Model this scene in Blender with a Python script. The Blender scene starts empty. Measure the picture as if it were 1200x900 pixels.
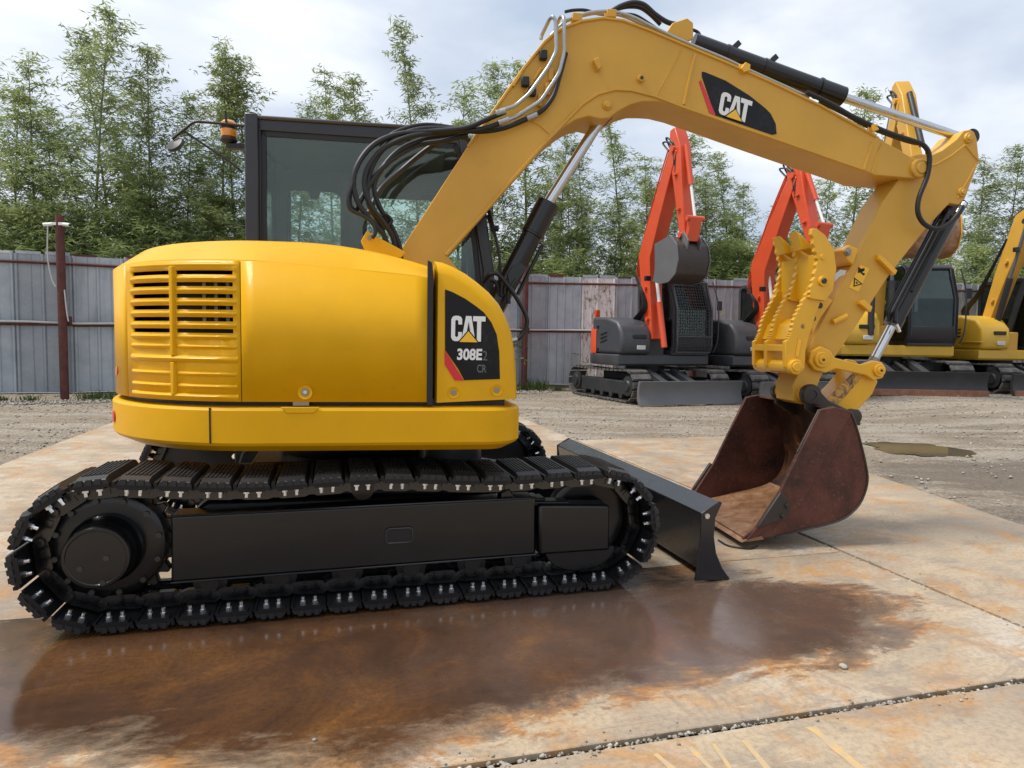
import bpy, bmesh, math, random
import numpy as np
from mathutils import Vector, Matrix
random.seed(7); np.random.seed(7)
PI=math.pi; R=math.radians
scene=bpy.context.scene
C=scene.collection
# ------------------------------------------------------------------ camera
cam_d=bpy.data.cameras.new('camera'); cam=bpy.data.objects.new('camera',cam_d); C.objects.link(cam); scene.camera=cam
cam_d.sensor_width=36; cam_d.lens=23.4; cam_d.clip_end=3000; cam_d.clip_start=.05
cam.matrix_world=Matrix.Translation((0,0,1.25))@Matrix.Rotation(PI/2-0.0645,4,'X')@Matrix.Rotation(0.0145,4,'Z')
# ------------------------------------------------------------------ world: bright broken overcast
SKYOFF=(12.0,-12.3,-7.6)
SUN_EL,SUN_AZ=60,-98        # azimuth measured from +Y towards +X
w=bpy.data.worlds.new('World'); scene.world=w; w.use_nodes=True
nt=w.node_tree; nt.nodes.clear(); N=nt.nodes; L=nt.links
def wn(t,**k):
    n=N.new(t)
    for a,b in k.items(): setattr(n,a,b)
    return n
out=wn('ShaderNodeOutputWorld'); bg=wn('ShaderNodeBackground'); bg.inputs['Strength'].default_value=.105
sky=wn('ShaderNodeTexSky',sky_type='NISHITA',sun_disc=False); sky.sun_elevation=R(SUN_EL); sky.sun_rotation=R(SUN_AZ); sky.dust_density=2.0; sky.air_density=1.2
tc=wn('ShaderNodeTexCoord'); sep=wn('ShaderNodeSeparateXYZ'); L.new(tc.outputs['Generated'],sep.inputs[0])
mp=wn('ShaderNodeMapping'); mp.inputs['Scale'].default_value=(1,1,2.6); mp.inputs['Location'].default_value=SKYOFF; L.new(tc.outputs['Generated'],mp.inputs[0])
n1=wn('ShaderNodeTexNoise'); n1.inputs['Scale'].default_value=2.1; n1.inputs['Detail'].default_value=7; n1.inputs['Roughness'].default_value=.5; n1.inputs['Distortion'].default_value=.3
L.new(mp.outputs[0],n1.inputs['Vector'])
cr=wn('ShaderNodeValToRGB'); L.new(n1.outputs['Fac'],cr.inputs[0])
e=cr.color_ramp.elements; e[0].position=.33; e[0].color=(2.5,2.95,3.65,1); e[1].position=.66; e[1].color=(5.4,5.5,5.6,1)
m=e.new(.48); m.color=(3.5,3.8,4.3,1)
mx=wn('ShaderNodeMix',data_type='RGBA'); mx.inputs[0].default_value=.92
L.new(sky.outputs[0],mx.inputs[6]); L.new(cr.outputs[0],mx.inputs[7]); L.new(mx.outputs[2],bg.inputs['Color']); L.new(bg.outputs[0],out.inputs[0])
# ------------------------------------------------------------------ sun (veiled by cloud)
sd=bpy.data.lights.new('sun','SUN'); sun=bpy.data.objects.new('sun',sd); C.objects.link(sun)
sd.energy=2.0; sd.angle=R(20); sd.color=(1,.95,.87)
sv=Vector((math.sin(R(SUN_AZ))*math.cos(R(SUN_EL)),math.cos(R(SUN_AZ))*math.cos(R(SUN_EL)),math.sin(R(SUN_EL))))
sun.rotation_euler=sv.to_track_quat('Z','Y').to_euler(); sun.location=sv*30
scene.view_settings.view_transform='Standard'; scene.view_settings.look='None'; scene.view_settings.exposure=1.05; scene.view_settings.gamma=1
# ------------------------------------------------------------------ materials
MAT={}
class NB:
    def __init__(s,name):
        s.m=bpy.data.materials.new(name); s.m.use_nodes=True; s.n=s.m.node_tree.nodes; s.l=s.m.node_tree.links
        s.b=s.n['Principled BSDF']; MAT[name]=s.m
    def tex(s,coord='Object',scale=(1,1,1)):
        t=s.n.new('ShaderNodeTexCoord'); mp=s.n.new('ShaderNodeMapping'); mp.inputs['Scale'].default_value=scale
        s.l.new(t.outputs[coord],mp.inputs[0]); return mp.outputs[0]
    def geo(s,scale=(1,1,1)):
        t=s.n.new('ShaderNodeNewGeometry'); mp=s.n.new('ShaderNodeMapping'); mp.inputs['Scale'].default_value=scale
        s.l.new(t.outputs['Position'],mp.inputs[0]); return mp.outputs[0]
    def noise(s,vec,scale,detail=5,rough=.55,dist=0):
        n=s.n.new('ShaderNodeTexNoise'); n.inputs['Scale'].default_value=scale; n.inputs['Detail'].default_value=detail; n.inputs['Roughness'].default_value=rough; n.inputs['Distortion'].default_value=dist
        s.l.new(vec,n.inputs['Vector']); return n.outputs['Fac']
    def voro(s,vec,scale,feature='F1'):
        n=s.n.new('ShaderNodeTexVoronoi'); n.inputs['Scale'].default_value=scale; n.feature=feature; s.l.new(vec,n.inputs['Vector']); return n
    def ramp(s,f,stops):
        r=s.n.new('ShaderNodeValToRGB'); s.l.new(f,r.inputs[0]); e=r.color_ramp.elements
        while len(e)<len(stops): e.new(.5)
        for i,(p,c) in enumerate(stops):
            e[i].position=p; e[i].color=(c,c,c,1) if not isinstance(c,tuple) else (*c,1)
        return r.outputs[0]
    def mix(s,f,a,b,mode='MIX'):
        m=s.n.new('ShaderNodeMix'); m.data_type='RGBA'; m.blend_type=mode
        for i,v in ((0,f),(6,a),(7,b)):
            if isinstance(v,(int,float)): m.inputs[i].default_value=v
            elif isinstance(v,tuple): m.inputs[i].default_value=(*v,1)
            else: s.l.new(v,m.inputs[i])
        return m.outputs[2]
    def math(s,op,a,b=0,c=None,clamp=False):
        m=s.n.new('ShaderNodeMath'); m.operation=op; m.use_clamp=clamp
        for i,v in ((0,a),(1,b))+(((2,c),) if c is not None else ()):
            if isinstance(v,(int,float)): m.inputs[i].default_value=v
            else: s.l.new(v,m.inputs[i])
        return m.outputs[0]
    def bump(s,h,strength=.3,dist=.01,normal=None):
        b=s.n.new('ShaderNodeBump'); b.inputs['Strength'].default_value=strength; b.inputs['Distance'].default_value=dist
        s.l.new(h,b.inputs['Height'])
        if normal is not None: s.l.new(normal,b.inputs['Normal'])
        return b.outputs[0]
    def set(s,**k):
        names=dict(col='Base Color',rough='Roughness',metal='Metallic',normal='Normal',coat='Coat Weight',coatr='Coat Roughness',spec='Specular IOR Level',trans='Transmission Weight',ior='IOR',alpha='Alpha')
        for a,v in k.items():
            i=s.b.inputs[names[a]]
            if isinstance(v,tuple): i.default_value=(*v,1)
            elif isinstance(v,(int,float)): i.default_value=v
            else: s.l.new(v,i)
        return s
def paint(name,col,dirt=(.25,.2,.14),rough=.35,coat=.3,amount=.25,drops=True,var=.12,spec=.5):
    b=NB(name); v=b.geo()
    big=b.noise(v,2.2,6,.6); fine=b.noise(v,38,4,.7)
    c2=tuple(x*(1-var) for x in col)
    c=b.mix(b.ramp(big,[(.35,0.),(.65,1.)]),c2,col)
    d=b.math('MULTIPLY',b.ramp(big,[(.5,0.),(.75,1.)]),b.ramp(fine,[(.42,0.),(.7,1.)]))
    c=b.mix(b.math('MULTIPLY',d,amount),c,dirt)
    rg=b.math('ADD',b.math('MULTIPLY',b.noise(v,9,4),.16),rough-.08)
    h=b.noise(v,300,2,.5)
    nrm=b.bump(b.noise(v,5,3),.06,.02)
    if drops:
        vo=b.voro(v,130); dr=b.ramp(vo.outputs['Distance'],[(.12,1.),(.3,0.)])
        msk=b.math('MULTIPLY',dr,b.ramp(b.noise(v,3.3,3),[(.45,0.),(.6,1.)]))
        nrm=b.bump(msk,.35,.0015,nrm)
    b.set(col=c,rough=rg,coat=coat,coatr=.12,normal=nrm,spec=spec); return b.m
paint('yellow',(.74,.385,.003),rough=.46,coat=.10,amount=.16,spec=.18)
paint('boom_yellow',(.63,.345,.045),rough=.45,coat=.08,amount=.1,spec=.35)  # duller tan: sky reflection and haze on the boom put into the colour
paint('link_yellow',(.78,.405,.006),rough=.4,coat=.3,amount=.1)
paint('far_yellow',(.66,.39,.03),rough=.5,coat=.1,amount=.5,drops=False)
paint('orange',(.62,.070,.016),rough=.42,coat=.2,amount=.25,drops=False)
paint('cab_dark',(.013,.013,.018),rough=.4,coat=.2,amount=.2,dirt=(.10,.09,.08))
paint('black',(.0035,.0035,.004),rough=.34,coat=.32,spec=.4,amount=.06,dirt=(.04,.035,.03),var=.3)
paint('shoe_black',(.006,.006,.007),rough=.46,coat=.03,spec=.35,amount=.15,dirt=(.06,.055,.05),var=.4)
paint('pad_rubber',(.014,.014,.016),rough=.5,coat=.05,amount=.4,dirt=(.09,.085,.08),var=.4)
paint('wet_black',(.0045,.0045,.005),rough=.22,coat=.6,amount=.1,dirt=(.05,.045,.04),var=.4)
paint('worn_black',(.03,.03,.031),rough=.35,coat=.2,amount=.5,dirt=(.11,.10,.095),var=.4)
paint('blade_black',(.007,.008,.011),rough=.26,coat=.45,amount=.15,dirt=(.06,.06,.06),var=.3)
paint('dark_grey',(.045,.048,.056),rough=.5,coat=.1,amount=.3,drops=False)
paint('far_black',(.02,.021,.024),rough=.55,coat=.05,amount=.5,drops=False,dirt=(.12,.1,.08))
paint('grey_steel',(.11,.113,.12),rough=.5,coat=.1,amount=.5,drops=False,dirt=(.2,.12,.08))
b=NB('faded_line'); v=b.geo(); b.set(col=b.mix(b.ramp(b.noise(v,9,7,.8),[(.45,0.),(.6,1.)]),(.42,.33,.22),(.58,.36,.11)),rough=.6)
paint('cutter_steel',(.045,.032,.027),rough=.5,coat=0,amount=.6,drops=False,dirt=(.13,.07,.045),var=.4)
paint('white',(.75,.75,.73),rough=.45,coat=.1,amount=.1,drops=False,var=.04)
paint('red',(.62,.012,.022),rough=.35,coat=.2,amount=.05,drops=False,var=.04)
paint('decal_black',(.005,.005,.006),rough=.35,spec=.25,coat=.05,amount=.12,dirt=(.3,.3,.3),drops=False)
paint('decal_yellow',(.85,.47,.01),rough=.35,coat=.2,amount=.05,drops=False,var=.04)
paint('decal_grey',(.10,.10,.105),rough=.35,coat=.2,amount=.05,drops=False,var=.04)
paint('amber',(.8,.30,.02),rough=.25,coat=.6,amount=.05,drops=False)
paint('sticker_orange',(.75,.22,.03),rough=.4,amount=.1,drops=False)
paint('silver_paint',(.55,.56,.58),rough=.35,coat=.2,amount=.1,drops=False)
paint('seat_grey',(.05,.05,.055),rough=.8,coat=0,amount=.1,drops=False)
def simple(name,col,rough,metal=0,**k):
    b=NB(name); v=b.geo(); c=b.mix(b.noise(v,14,5,.6),tuple(x*.8 for x in col),tuple(min(1,x*1.12) for x in col))
    b.set(col=c,rough=b.math('ADD',b.math('MULTIPLY',b.noise(v,23,4),.15),rough-.07),metal=metal,**k); return b.m
simple('chrome',(.62,.63,.65),.16,1)
simple('steel_pipe',(.42,.42,.41),.33,.9)
simple('bolt_silver',(.75,.76,.78),.25,1)
simple('rubber',(.007,.007,.0075),.45)
simple('mirror',(.8,.82,.85),.05,1)
simple('interior',(.075,.085,.085),.7)
simple('cable_white',(.5,.49,.46),.5)
simple('pin_steel',(.30,.27,.23),.45,.7)
simple('greasy',(.05,.04,.035),.4,.4)
# rusty post
b=NB('rust_post'); v=b.geo(); c=b.ramp(b.noise(v,7,6,.65),[(.3,(.055,.018,.014)),(.6,(.11,.03,.022)),(.8,(.17,.07,.04))]); b.set(col=c,rough=.75,normal=b.bump(b.noise(v,60,3),.3,.004))
# rusty bucket
b=NB('bucket_rust'); v=b.geo(); a=b.noise(v,3.5,8,.65,.4); f=b.noise(v,55,5,.7)
c=b.ramp(a,[(.28,(.022,.012,.010)),(.43,(.060,.021,.015)),(.58,(.105,.034,.023)),(.74,(.095,.05,.036))])
c=b.mix(b.ramp(f,[(.55,0.),(.75,.55)]),c,(.20,.13,.09))
b.set(col=c,rough=b.ramp(f,[(.3,.45),(.8,.75)]),metal=.0,spec=.3,normal=b.bump(f,.35,.004))
b=NB('bucket_inside'); v=b.geo(); a=b.noise(v,5,8,.7,.5); f=b.noise(v,40,5,.7)
c=b.ramp(a,[(.3,(.014,.008,.006)),(.47,(.04,.018,.011)),(.58,(.10,.04,.018)),(.655,(.19,.08,.03)),(.69,(.42,.33,.22)),(.9,(.4,.33,.22))])
b.set(col=c,rough=.5,normal=b.bump(f,.5,.006))
b=NB('bucket_lip'); v=b.geo(); a=b.noise(v,9,7,.7,.6); f=b.noise(v,60,5,.7)
c=b.ramp(a,[(.3,(.10,.045,.022)),(.5,(.25,.125,.06)),(.7,(.36,.23,.14))])
b.set(col=c,rough=.45,normal=b.bump(f,.4,.004))
# worn yellow link
b=NB('worn_yellow'); v=b.geo(); a=b.noise(v,16,7,.7,.6)
c=b.ramp(a,[(.36,(.04,.025,.02)),(.45,(.2,.10,.04)),(.52,(.5,.27,.06)),(.62,(.66,.36,.03))]); b.set(col=c,rough=.5,normal=b.bump(a,.3,.003))
# far blade
b=NB('edge_rust'); v=b.geo(); a=b.noise(v,8,6,.7); c=b.ramp(a,[(.3,(.16,.06,.035)),(.7,(.30,.13,.08))]); b.set(col=c,rough=.6)
# corrugated sheet
b=NB('sheet'); v=b.geo(); a=b.noise(v,1.6,6,.65); st=b.noise(b.geo((3,3,.25)),4,5,.6)
c=b.ramp(a,[(.3,(.27,.305,.34)),(.7,(.45,.485,.52))]); oi=b.n.new('ShaderNodeObjectInfo'); c=b.mix(b.math('MULTIPLY',oi.outputs['Random'],.45),c,(.20,.215,.235)); c=b.mix(b.ramp(st,[(.58,0.),(.82,.5)]),c,(.17,.15,.13)); c=b.mix(b.ramp(b.noise(v,26,5,.7),[(.55,0.),(.72,.35)]),c,(.5,.5,.5))
b.set(col=c,rough=.5,metal=.1,normal=b.bump(b.noise(v,9,4),.12,.02))
b=NB('sheet_peeling'); v=b.geo(); a=b.noise(b.geo((3,3,1)),5,7,.7); c=b.ramp(a,[(.4,(.3,.2,.16)),(.46,(.6,.58,.56)),(.7,(.72,.71,.7))]); b.set(col=c,rough=.6)
b=NB('track_far'); v=b.geo(); a=b.noise(v,6,6,.7); c=b.ramp(a,[(.35,(.03,.03,.03)),(.6,(.12,.11,.10)),(.8,(.2,.18,.15))]); b.set(col=c,rough=.6)
# glass
def glass(name,tint,refl=.06,dark=.0):
    m=bpy.data.materials.new(name); m.use_nodes=True; n=m.node_tree.nodes; l=m.node_tree.links; n.clear(); MAT[name]=m
    o=n.new('ShaderNodeOutputMaterial'); t=n.new('ShaderNodeBsdfTransparent'); t.inputs[0].default_value=(*tint,1)
    g=n.new('ShaderNodeBsdfGlossy'); g.inputs['Roughness'].default_value=.03; g.inputs[0].default_value=(.9,1,.97,1)
    d=n.new('ShaderNodeBsdfDiffuse'); d.inputs[0].default_value=(.35,.42,.40,1)  # pale diffuse layer paints reflection haze into the pane
    f=n.new('ShaderNodeFresnel'); f.inputs[0].default_value=1.5
    tcx=n.new('ShaderNodeNewGeometry'); no=n.new('ShaderNodeTexNoise'); no.inputs['Scale'].default_value=4; l.new(tcx.outputs['Position'],no.inputs['Vector'])
    mm=n.new('ShaderNodeMath'); mm.operation='MULTIPLY'; mm.inputs[1].default_value=.05; l.new(no.outputs['Fac'],mm.inputs[0])
    m1=n.new('ShaderNodeMixShader'); m2=n.new('ShaderNodeMixShader'); l.new(mm.outputs[0],m1.inputs[0]); l.new(t.outputs[0],m1.inputs[1]); l.new(d.outputs[0],m1.inputs[2])
    l.new(f.outputs[0],m2.inputs[0]); l.new(m1.outputs[0],m2.inputs[1]); l.new(g.outputs[0],m2.inputs[2]); l.new(m2.outputs[0],o.inputs[0])
glass('glass_clear',(.87,.91,.885)); glass('glass_tint',(.88,.975,.92)); glass('glass_far',(.45,.52,.52))
# ground gravel
b=NB('gravel'); v=b.geo(); big=b.noise(v,.35,6,.6); st=b.noise(b.geo((.35,1.6,1)),1.2,6,.6); vo=b.voro(v,26); fi=b.noise(v,60,5,.75)
c=b.ramp(big,[(.3,(.22,.17,.115)),(.5,(.31,.245,.175)),(.7,(.40,.335,.26))])
c=b.mix(b.ramp(st,[(.46,0.),(.58,.85)]),c,(.42,.37,.30)); c=b.mix(b.ramp(b.noise(b.geo((.25,2.2,1)),1.7,5,.6),[(.55,0.),(.66,.6)]),c,(.21,.165,.12))
c=b.mix(.55,c,b.ramp(b.noise(v,21,2,.5),[(.3,.15),(.7,.85)]),'SOFT_LIGHT'); c=b.mix(b.ramp(fi,[(.35,.75),(.6,0.)]),c,(.10,.085,.065))
c=b.mix(b.ramp(b.noise(v,35,3,.6),[(.62,0.),(.70,.6)]),c,(.55,.53,.5))
mpx=b.n.new('ShaderNodeMapping'); mpx.inputs['Location'].default_value=(-5.4/2.4,-6.5/1.3,0); mpx.inputs['Scale'].default_value=(1/2.4,1/1.3,0); gg=b.n.new('ShaderNodeNewGeometry'); b.l.new(gg.outputs['Position'],mpx.inputs[0])
ll=b.n.new('ShaderNodeVectorMath'); ll.operation='LENGTH'; b.l.new(mpx.outputs[0],ll.inputs[0])
dm=b.ramp(b.math('SUBTRACT',b.math('MULTIPLY',b.noise(b.geo((.7,1.6,1)),2.6,7,.75),1.9),ll.outputs['Value']),[(.0,0.),(.35,.75)])
c=b.mix(dm,c,(.115,.088,.062))
b.set(col=c,rough=b.ramp(big,[(.35,.55),(.6,.9)]),normal=b.bump(b.math('ADD',fi,b.ramp(vo.outputs['Distance'],[(0.,1.),(.6,0.)])),.9,.02))
b=NB('stone'); v=b.geo(); c=b.ramp(b.noise(v,7,4,.8),[(.3,(.13,.11,.085)),(.5,(.30,.27,.23)),(.7,(.5,.47,.42))]); b.set(col=c,rough=.8)
b=NB('puddle_water'); v=b.geo(); b.set(col=(.085,.078,.062),rough=.05,normal=b.bump(b.noise(v,5,2),.04,.01)); b.b.inputs['IOR'].default_value=1.33
# rusty steel plates (T frame coordinates come from the object's own axes)
def plate_mat(name,wet=None):
    b=NB(name); t=b.tex('Object'); g=b.tex('Object',(1,1,1))
    big=b.noise(t,.9,8,.62,.6); med=b.noise(t,3.3,8,.68,.5); fi=b.noise(t,45,6,.75); st=b.noise(b.tex('Object',(.9,2.6,1)),3,8,.72,.6)
    c=b.ramp(big,[(.28,(.24,.19,.145)),(.45,(.36,.285,.205)),(.55,(.44,.345,.235)),(.64,(.46,.40,.325)),(.78,(.48,.44,.39))])
    c=b.mix(b.ramp(med,[(.50,0.),(.64,.8)]),c,(.43,.22,.07))
    c=b.mix(b.ramp(st,[(.50,0.),(.66,.6)]),c,(.20,.185,.165))
    c=b.mix(b.ramp(b.noise(t,7,7,.7,1.0),[(.62,0.),(.70,.7)]),c,(.17,.14,.12))
    c=b.mix(b.ramp(b.noise(t,2.1,7,.7),[(.60,0.),(.72,.8)]),c,(.44,.40,.35))
    c=b.mix(b.ramp(fi,[(.35,.45),(.55,0.)]),c,(.16,.12,.09))
    c=b.mix(b.ramp(b.noise(b.tex('Object',(.5,8,1)),4,6,.75,.5),[(.58,0.),(.66,.35),(.74,.1)]),c,(.15,.11,.085))
    c=b.mix(b.ramp(b.noise(b.tex('Object',(1,1,1)),1.3,9,.78,1.4),[(.55,0.),(.60,.55),(.75,.75)]),c,(.24,.185,.145))
    c=b.mix(b.ramp(b.noise(b.tex('Object',(.8,5,1)),5,8,.8,.3),[(.60,0.),(.66,.8)]),c,(.50,.44,.37))
    c=b.mix(b.ramp(b.noise(t,120,3,.7),[(.62,0.),(.72,.6)]),c,(.10,.075,.06))
    rough=b.ramp(big,[(.35,.42),(.7,.62)])
    h=b.math('ADD',b.math('MULTIPLY',fi,.4),med)
    nrm=b.bump(h,.25,.004)
    if wet:
        tc=b.n.new('ShaderNodeTexCoord'); mask=None
        wn_=b.noise(b.tex('Object',(.8,1.3,1)),2.4,8,.72,.5); wf=b.noise(b.tex('Object',(.7,1.6,1)),11,7,.8,.4)
        for (cx,cy,rx,ry) in wet:
            mp=b.n.new('ShaderNodeMapping'); mp.vector_type='POINT'; mp.inputs['Location'].default_value=(-cx/rx,-cy/ry,0); mp.inputs['Scale'].default_value=(1/rx,1/ry,0)
            b.l.new(tc.outputs['Object'],mp.inputs[0])
            ln=b.n.new('ShaderNodeVectorMath'); ln.operation='LENGTH'; b.l.new(mp.outputs[0],ln.inputs[0])
            d=b.math('SUBTRACT',1.0,ln.outputs['Value'])
            mask=d if mask is None else b.math('MAXIMUM',mask,d)
        mm=b.math('ADD',mask,b.math('ADD',b.math('MULTIPLY',b.math('SUBTRACT',wn_,.5),1.1),b.math('MULTIPLY',b.math('SUBTRACT',wf,.5),.45)))
        damp=b.ramp(mm,[(0.0,0.),(.08,.55),(.32,1.)]); film=b.ramp(mm,[(.0,0.),(.25,1.)])
        wc=b.ramp(b.noise(t,1.9,8,.68,.8),[(.3,(.038,.021,.014)),(.47,(.072,.035,.018)),(.60,(.115,.052,.020)),(.70,(.20,.088,.026)),(.78,(.33,.145,.04))])
        wc=b.mix(b.ramp(fi,[(.3,.6),(.6,0.)]),wc,(.035,.022,.015))
        ring=b.ramp(mm,[(0.,0.),(.05,.9),(.20,0.)])
        c=b.mix(damp,c,wc); c=b.mix(b.math('MULTIPLY',ring,b.ramp(med,[(.42,0.),(.60,.75)])),c,(.46,.19,.035))
        r2=b.ramp(b.noise(t,5.5,7,.7),[(.35,.05),(.52,.12),(.66,.30)])
        sx_=b.n.new('ShaderNodeSeparateXYZ'); b.l.new(t,sx_.inputs[0]); sheen_=b.ramp(b.math('ADD',b.math('MULTIPLY',sx_.outputs[0],.5),b.math('MULTIPLY',b.math('SUBTRACT',b.noise(t,2,6,.7),.5),1.2)),[(.1,0.),(.55,1.)])
        r2=b.math('ADD',r2,b.math('MULTIPLY',sheen_,.08)); c=b.mix(b.math('MULTIPLY',b.math('MULTIPLY',sheen_,damp),.55),c,(.095,.066,.055))  # grey-mauve sky sheen painted into the film colour on this side
        rr=b.n.new('ShaderNodeMix'); rr.data_type='FLOAT'; b.l.new(film,rr.inputs[0]); b.l.new(rough,rr.inputs[2]); b.l.new(r2,rr.inputs[3]); rough=rr.outputs[0]
        bs=b.n.new('ShaderNodeMix'); bs.data_type='FLOAT'; b.l.new(film,bs.inputs[0]); bs.inputs[2].default_value=.3; bs.inputs[3].default_value=.14
        bn=b.n.new('ShaderNodeBump'); bn.inputs['Distance'].default_value=.004; b.l.new(bs.outputs[0],bn.inputs['Strength']); b.l.new(h,bn.inputs['Height']); nrm=bn.outputs[0]
    b.set(col=c,rough=rough,normal=nrm,metal=.0); return b.m
plate_mat('plate_dry'); 
plate_mat('plate_wet',[(.5,.05,1.75,.60),(.1,-.10,1.1,.62),(-.7,.1,.8,.58),(1.75,.02,1.0,.52),(0,.42,2.25,.62)])
plate_mat('plate_damp',[(-4.6,-.1,1.3,.5),(-2.2,.55,.9,.22)])
# foliage
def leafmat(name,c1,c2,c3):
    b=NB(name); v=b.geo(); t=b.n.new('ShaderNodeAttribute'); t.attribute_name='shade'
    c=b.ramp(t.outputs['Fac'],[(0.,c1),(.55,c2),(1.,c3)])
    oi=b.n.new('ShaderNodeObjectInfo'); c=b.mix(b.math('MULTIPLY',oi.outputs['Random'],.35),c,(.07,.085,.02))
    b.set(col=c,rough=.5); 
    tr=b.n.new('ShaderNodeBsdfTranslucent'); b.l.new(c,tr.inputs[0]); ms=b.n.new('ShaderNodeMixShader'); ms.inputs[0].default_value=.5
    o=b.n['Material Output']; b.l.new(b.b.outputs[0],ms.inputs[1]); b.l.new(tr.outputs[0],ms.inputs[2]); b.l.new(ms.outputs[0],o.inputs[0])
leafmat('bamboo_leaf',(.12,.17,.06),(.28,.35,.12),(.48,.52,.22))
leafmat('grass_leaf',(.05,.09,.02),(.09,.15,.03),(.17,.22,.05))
b=NB('culm'); v=b.geo(); b.set(col=b.ramp(b.noise(v,3,4),[(.3,(.07,.09,.035)),(.7,(.16,.17,.07))]),rough=.5)
# ------------------------------------------------------------------ geometry helpers
def link(me,name,mat,parent=None,smooth=False,bevel=0,seg=2,auto=35):
    if isinstance(me,bmesh.types.BMesh):
        bm=me; me=bpy.data.meshes.new(name); bm.normal_update(); bm.to_mesh(me); bm.free()
    o=bpy.data.objects.new(name,me); C.objects.link(o)
    mats=mat if isinstance(mat,(list,tuple)) else [mat]
    if not me.materials:
        for mm in mats: me.materials.append(MAT[mm])
    if parent is not None: o.parent=parent
    if smooth:
        for p in me.polygons: p.use_smooth=True
        try: me.set_sharp_from_angle(angle=R(auto))
        except Exception: pass
    if bevel:
        mo=o.modifiers.new('bevel','BEVEL'); mo.width=bevel; mo.segments=seg; mo.limit_method='ANGLE'; mo.angle_limit=R(35); mo.harden_normals=False
        for p in me.polygons: p.use_smooth=True
        try: me.set_sharp_from_angle(angle=R(50))
        except Exception: pass
    return o
def tag(o,label=None,cat=None,group=None,kind=None):
    if label: o['label']=label
    if cat: o['category']=cat
    if group: o['group']=group
    if kind: o['kind']=kind
    return o
def empty(name,loc=(0,0,0),rz=0,parent=None):
    o=bpy.data.objects.new(name,None); C.objects.link(o); o.location=loc; o.rotation_euler=(0,0,rz); o.empty_display_size=.2
    if parent is not None: o.parent=parent
    return o
def children(o): return [c for c in C.objects if c.parent==o]
def copy_tree(o,parent=None,cmap=None):
    if cmap is None:
        cmap={}
        for c in C.objects:
            if c.parent: cmap.setdefault(c.parent.name,[]).append(c)
    c=o.copy(); C.objects.link(c); c.parent=parent
    for ch in cmap.get(o.name,[]): copy_tree(ch,c,cmap)
    return c
def bm_box(bm,x0,x1,y0,y1,z0,z1,M=None):
    vs=[bm.verts.new((x,y,z)) for x in (x0,x1) for y in (y0,y1) for z in (z0,z1)]
    if M is not None:
        for v in vs: v.co=M@v.co
    for f in ((0,1,3,2),(4,6,7,5),(0,4,5,1),(2,3,7,6),(0,2,6,4),(1,5,7,3)): bm.faces.new([vs[i] for i in f])
def box(name,x0,x1,y0,y1,z0,z1,mat,parent=None,bevel=.006,M=None):
    bm=bmesh.new(); bm_box(bm,x0,x1,y0,y1,z0,z1,M); return link(bm,name,mat,parent,bevel=bevel)
def bm_prism(bm,poly,y0,y1):
    a=[bm.verts.new((x,y0,z)) for x,z in poly]; b=[bm.verts.new((x,y1,z)) for x,z in poly]; n=len(poly)
    bm.faces.new(a); bm.faces.new(b[::-1])
    for i in range(n): bm.faces.new((a[i],b[i],b[(i+1)%n],a[(i+1)%n]))
def prism(name,poly,y0,y1,mat,parent=None,bevel=.006,seg=2):
    bm=bmesh.new(); bm_prism(bm,poly,y0,y1); bmesh.ops.recalc_face_normals(bm,faces=bm.faces[:])
    return link(bm,name,mat,parent,bevel=bevel,seg=seg)
def bm_cyl(bm,p0,p1,r0,r1=None,n=20,cap=True):
    p0=Vector(p0); p1=Vector(p1); r1=r0 if r1 is None else r1
    d=(p1-p0).normalized(); a=d.orthogonal().normalized(); b_=d.cross(a)
    A=[bm.verts.new(p0+(a*math.cos(t)+b_*math.sin(t))*r0) for t in [2*PI*i/n for i in range(n)]]
    B=[bm.verts.new(p1+(a*math.cos(t)+b_*math.sin(t))*r1) for t in [2*PI*i/n for i in range(n)]]
    for i in range(n): bm.faces.new((A[i],A[(i+1)%n],B[(i+1)%n],B[i]))
    if cap: bm.faces.new(A[::-1]); bm.faces.new(B)
def cyl(name,p0,p1,r0,mat,parent=None,r1=None,n=24):
    bm=bmesh.new(); bm_cyl(bm,p0,p1,r0,r1,n); return link(bm,name,mat,parent,smooth=True,auto=40)
def bm_rings(bm,prof,axis0,d,n=32):   # lathe: prof list of (dist along d, radius)
    d=Vector(d).normalized(); a=d.orthogonal().normalized(); b_=d.cross(a); o=Vector(axis0); prev=None
    for k,(t,r) in enumerate(prof):
        ring=[bm.verts.new(o+d*t+(a*math.cos(q)+b_*math.sin(q))*max(r,1e-4)) for q in [2*PI*i/n for i in range(n)]]
        if prev:
            for i in range(n): bm.faces.new((prev[i],prev[(i+1)%n],ring[(i+1)%n],ring[i]))
        else: bm.faces.new(ring[::-1])
        prev=ring
    bm.faces.new(prev)
def lathe(name,prof,o,d,mat,parent=None,n=32):
    bm=bmesh.new(); bm_rings(bm,prof,o,d,n); return link(bm,name,mat,parent,smooth=True,auto=35)
def smooth_path(pts,sub=6):
    P=[Vector(p) for p in pts]; out=[]
    for i in range(len(P)-1):
        p0=P[max(i-1,0)]; p1=P[i]; p2=P[i+1]; p3=P[min(i+2,len(P)-1)]
        for k in range(sub):
            t=k/sub; out.append(.5*((2*p1)+(-p0+p2)*t+(2*p0-5*p1+4*p2-p3)*t*t+(-p0+3*p1-3*p2+p3)*t**3))
    out.append(P[-1]); return out
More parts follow.
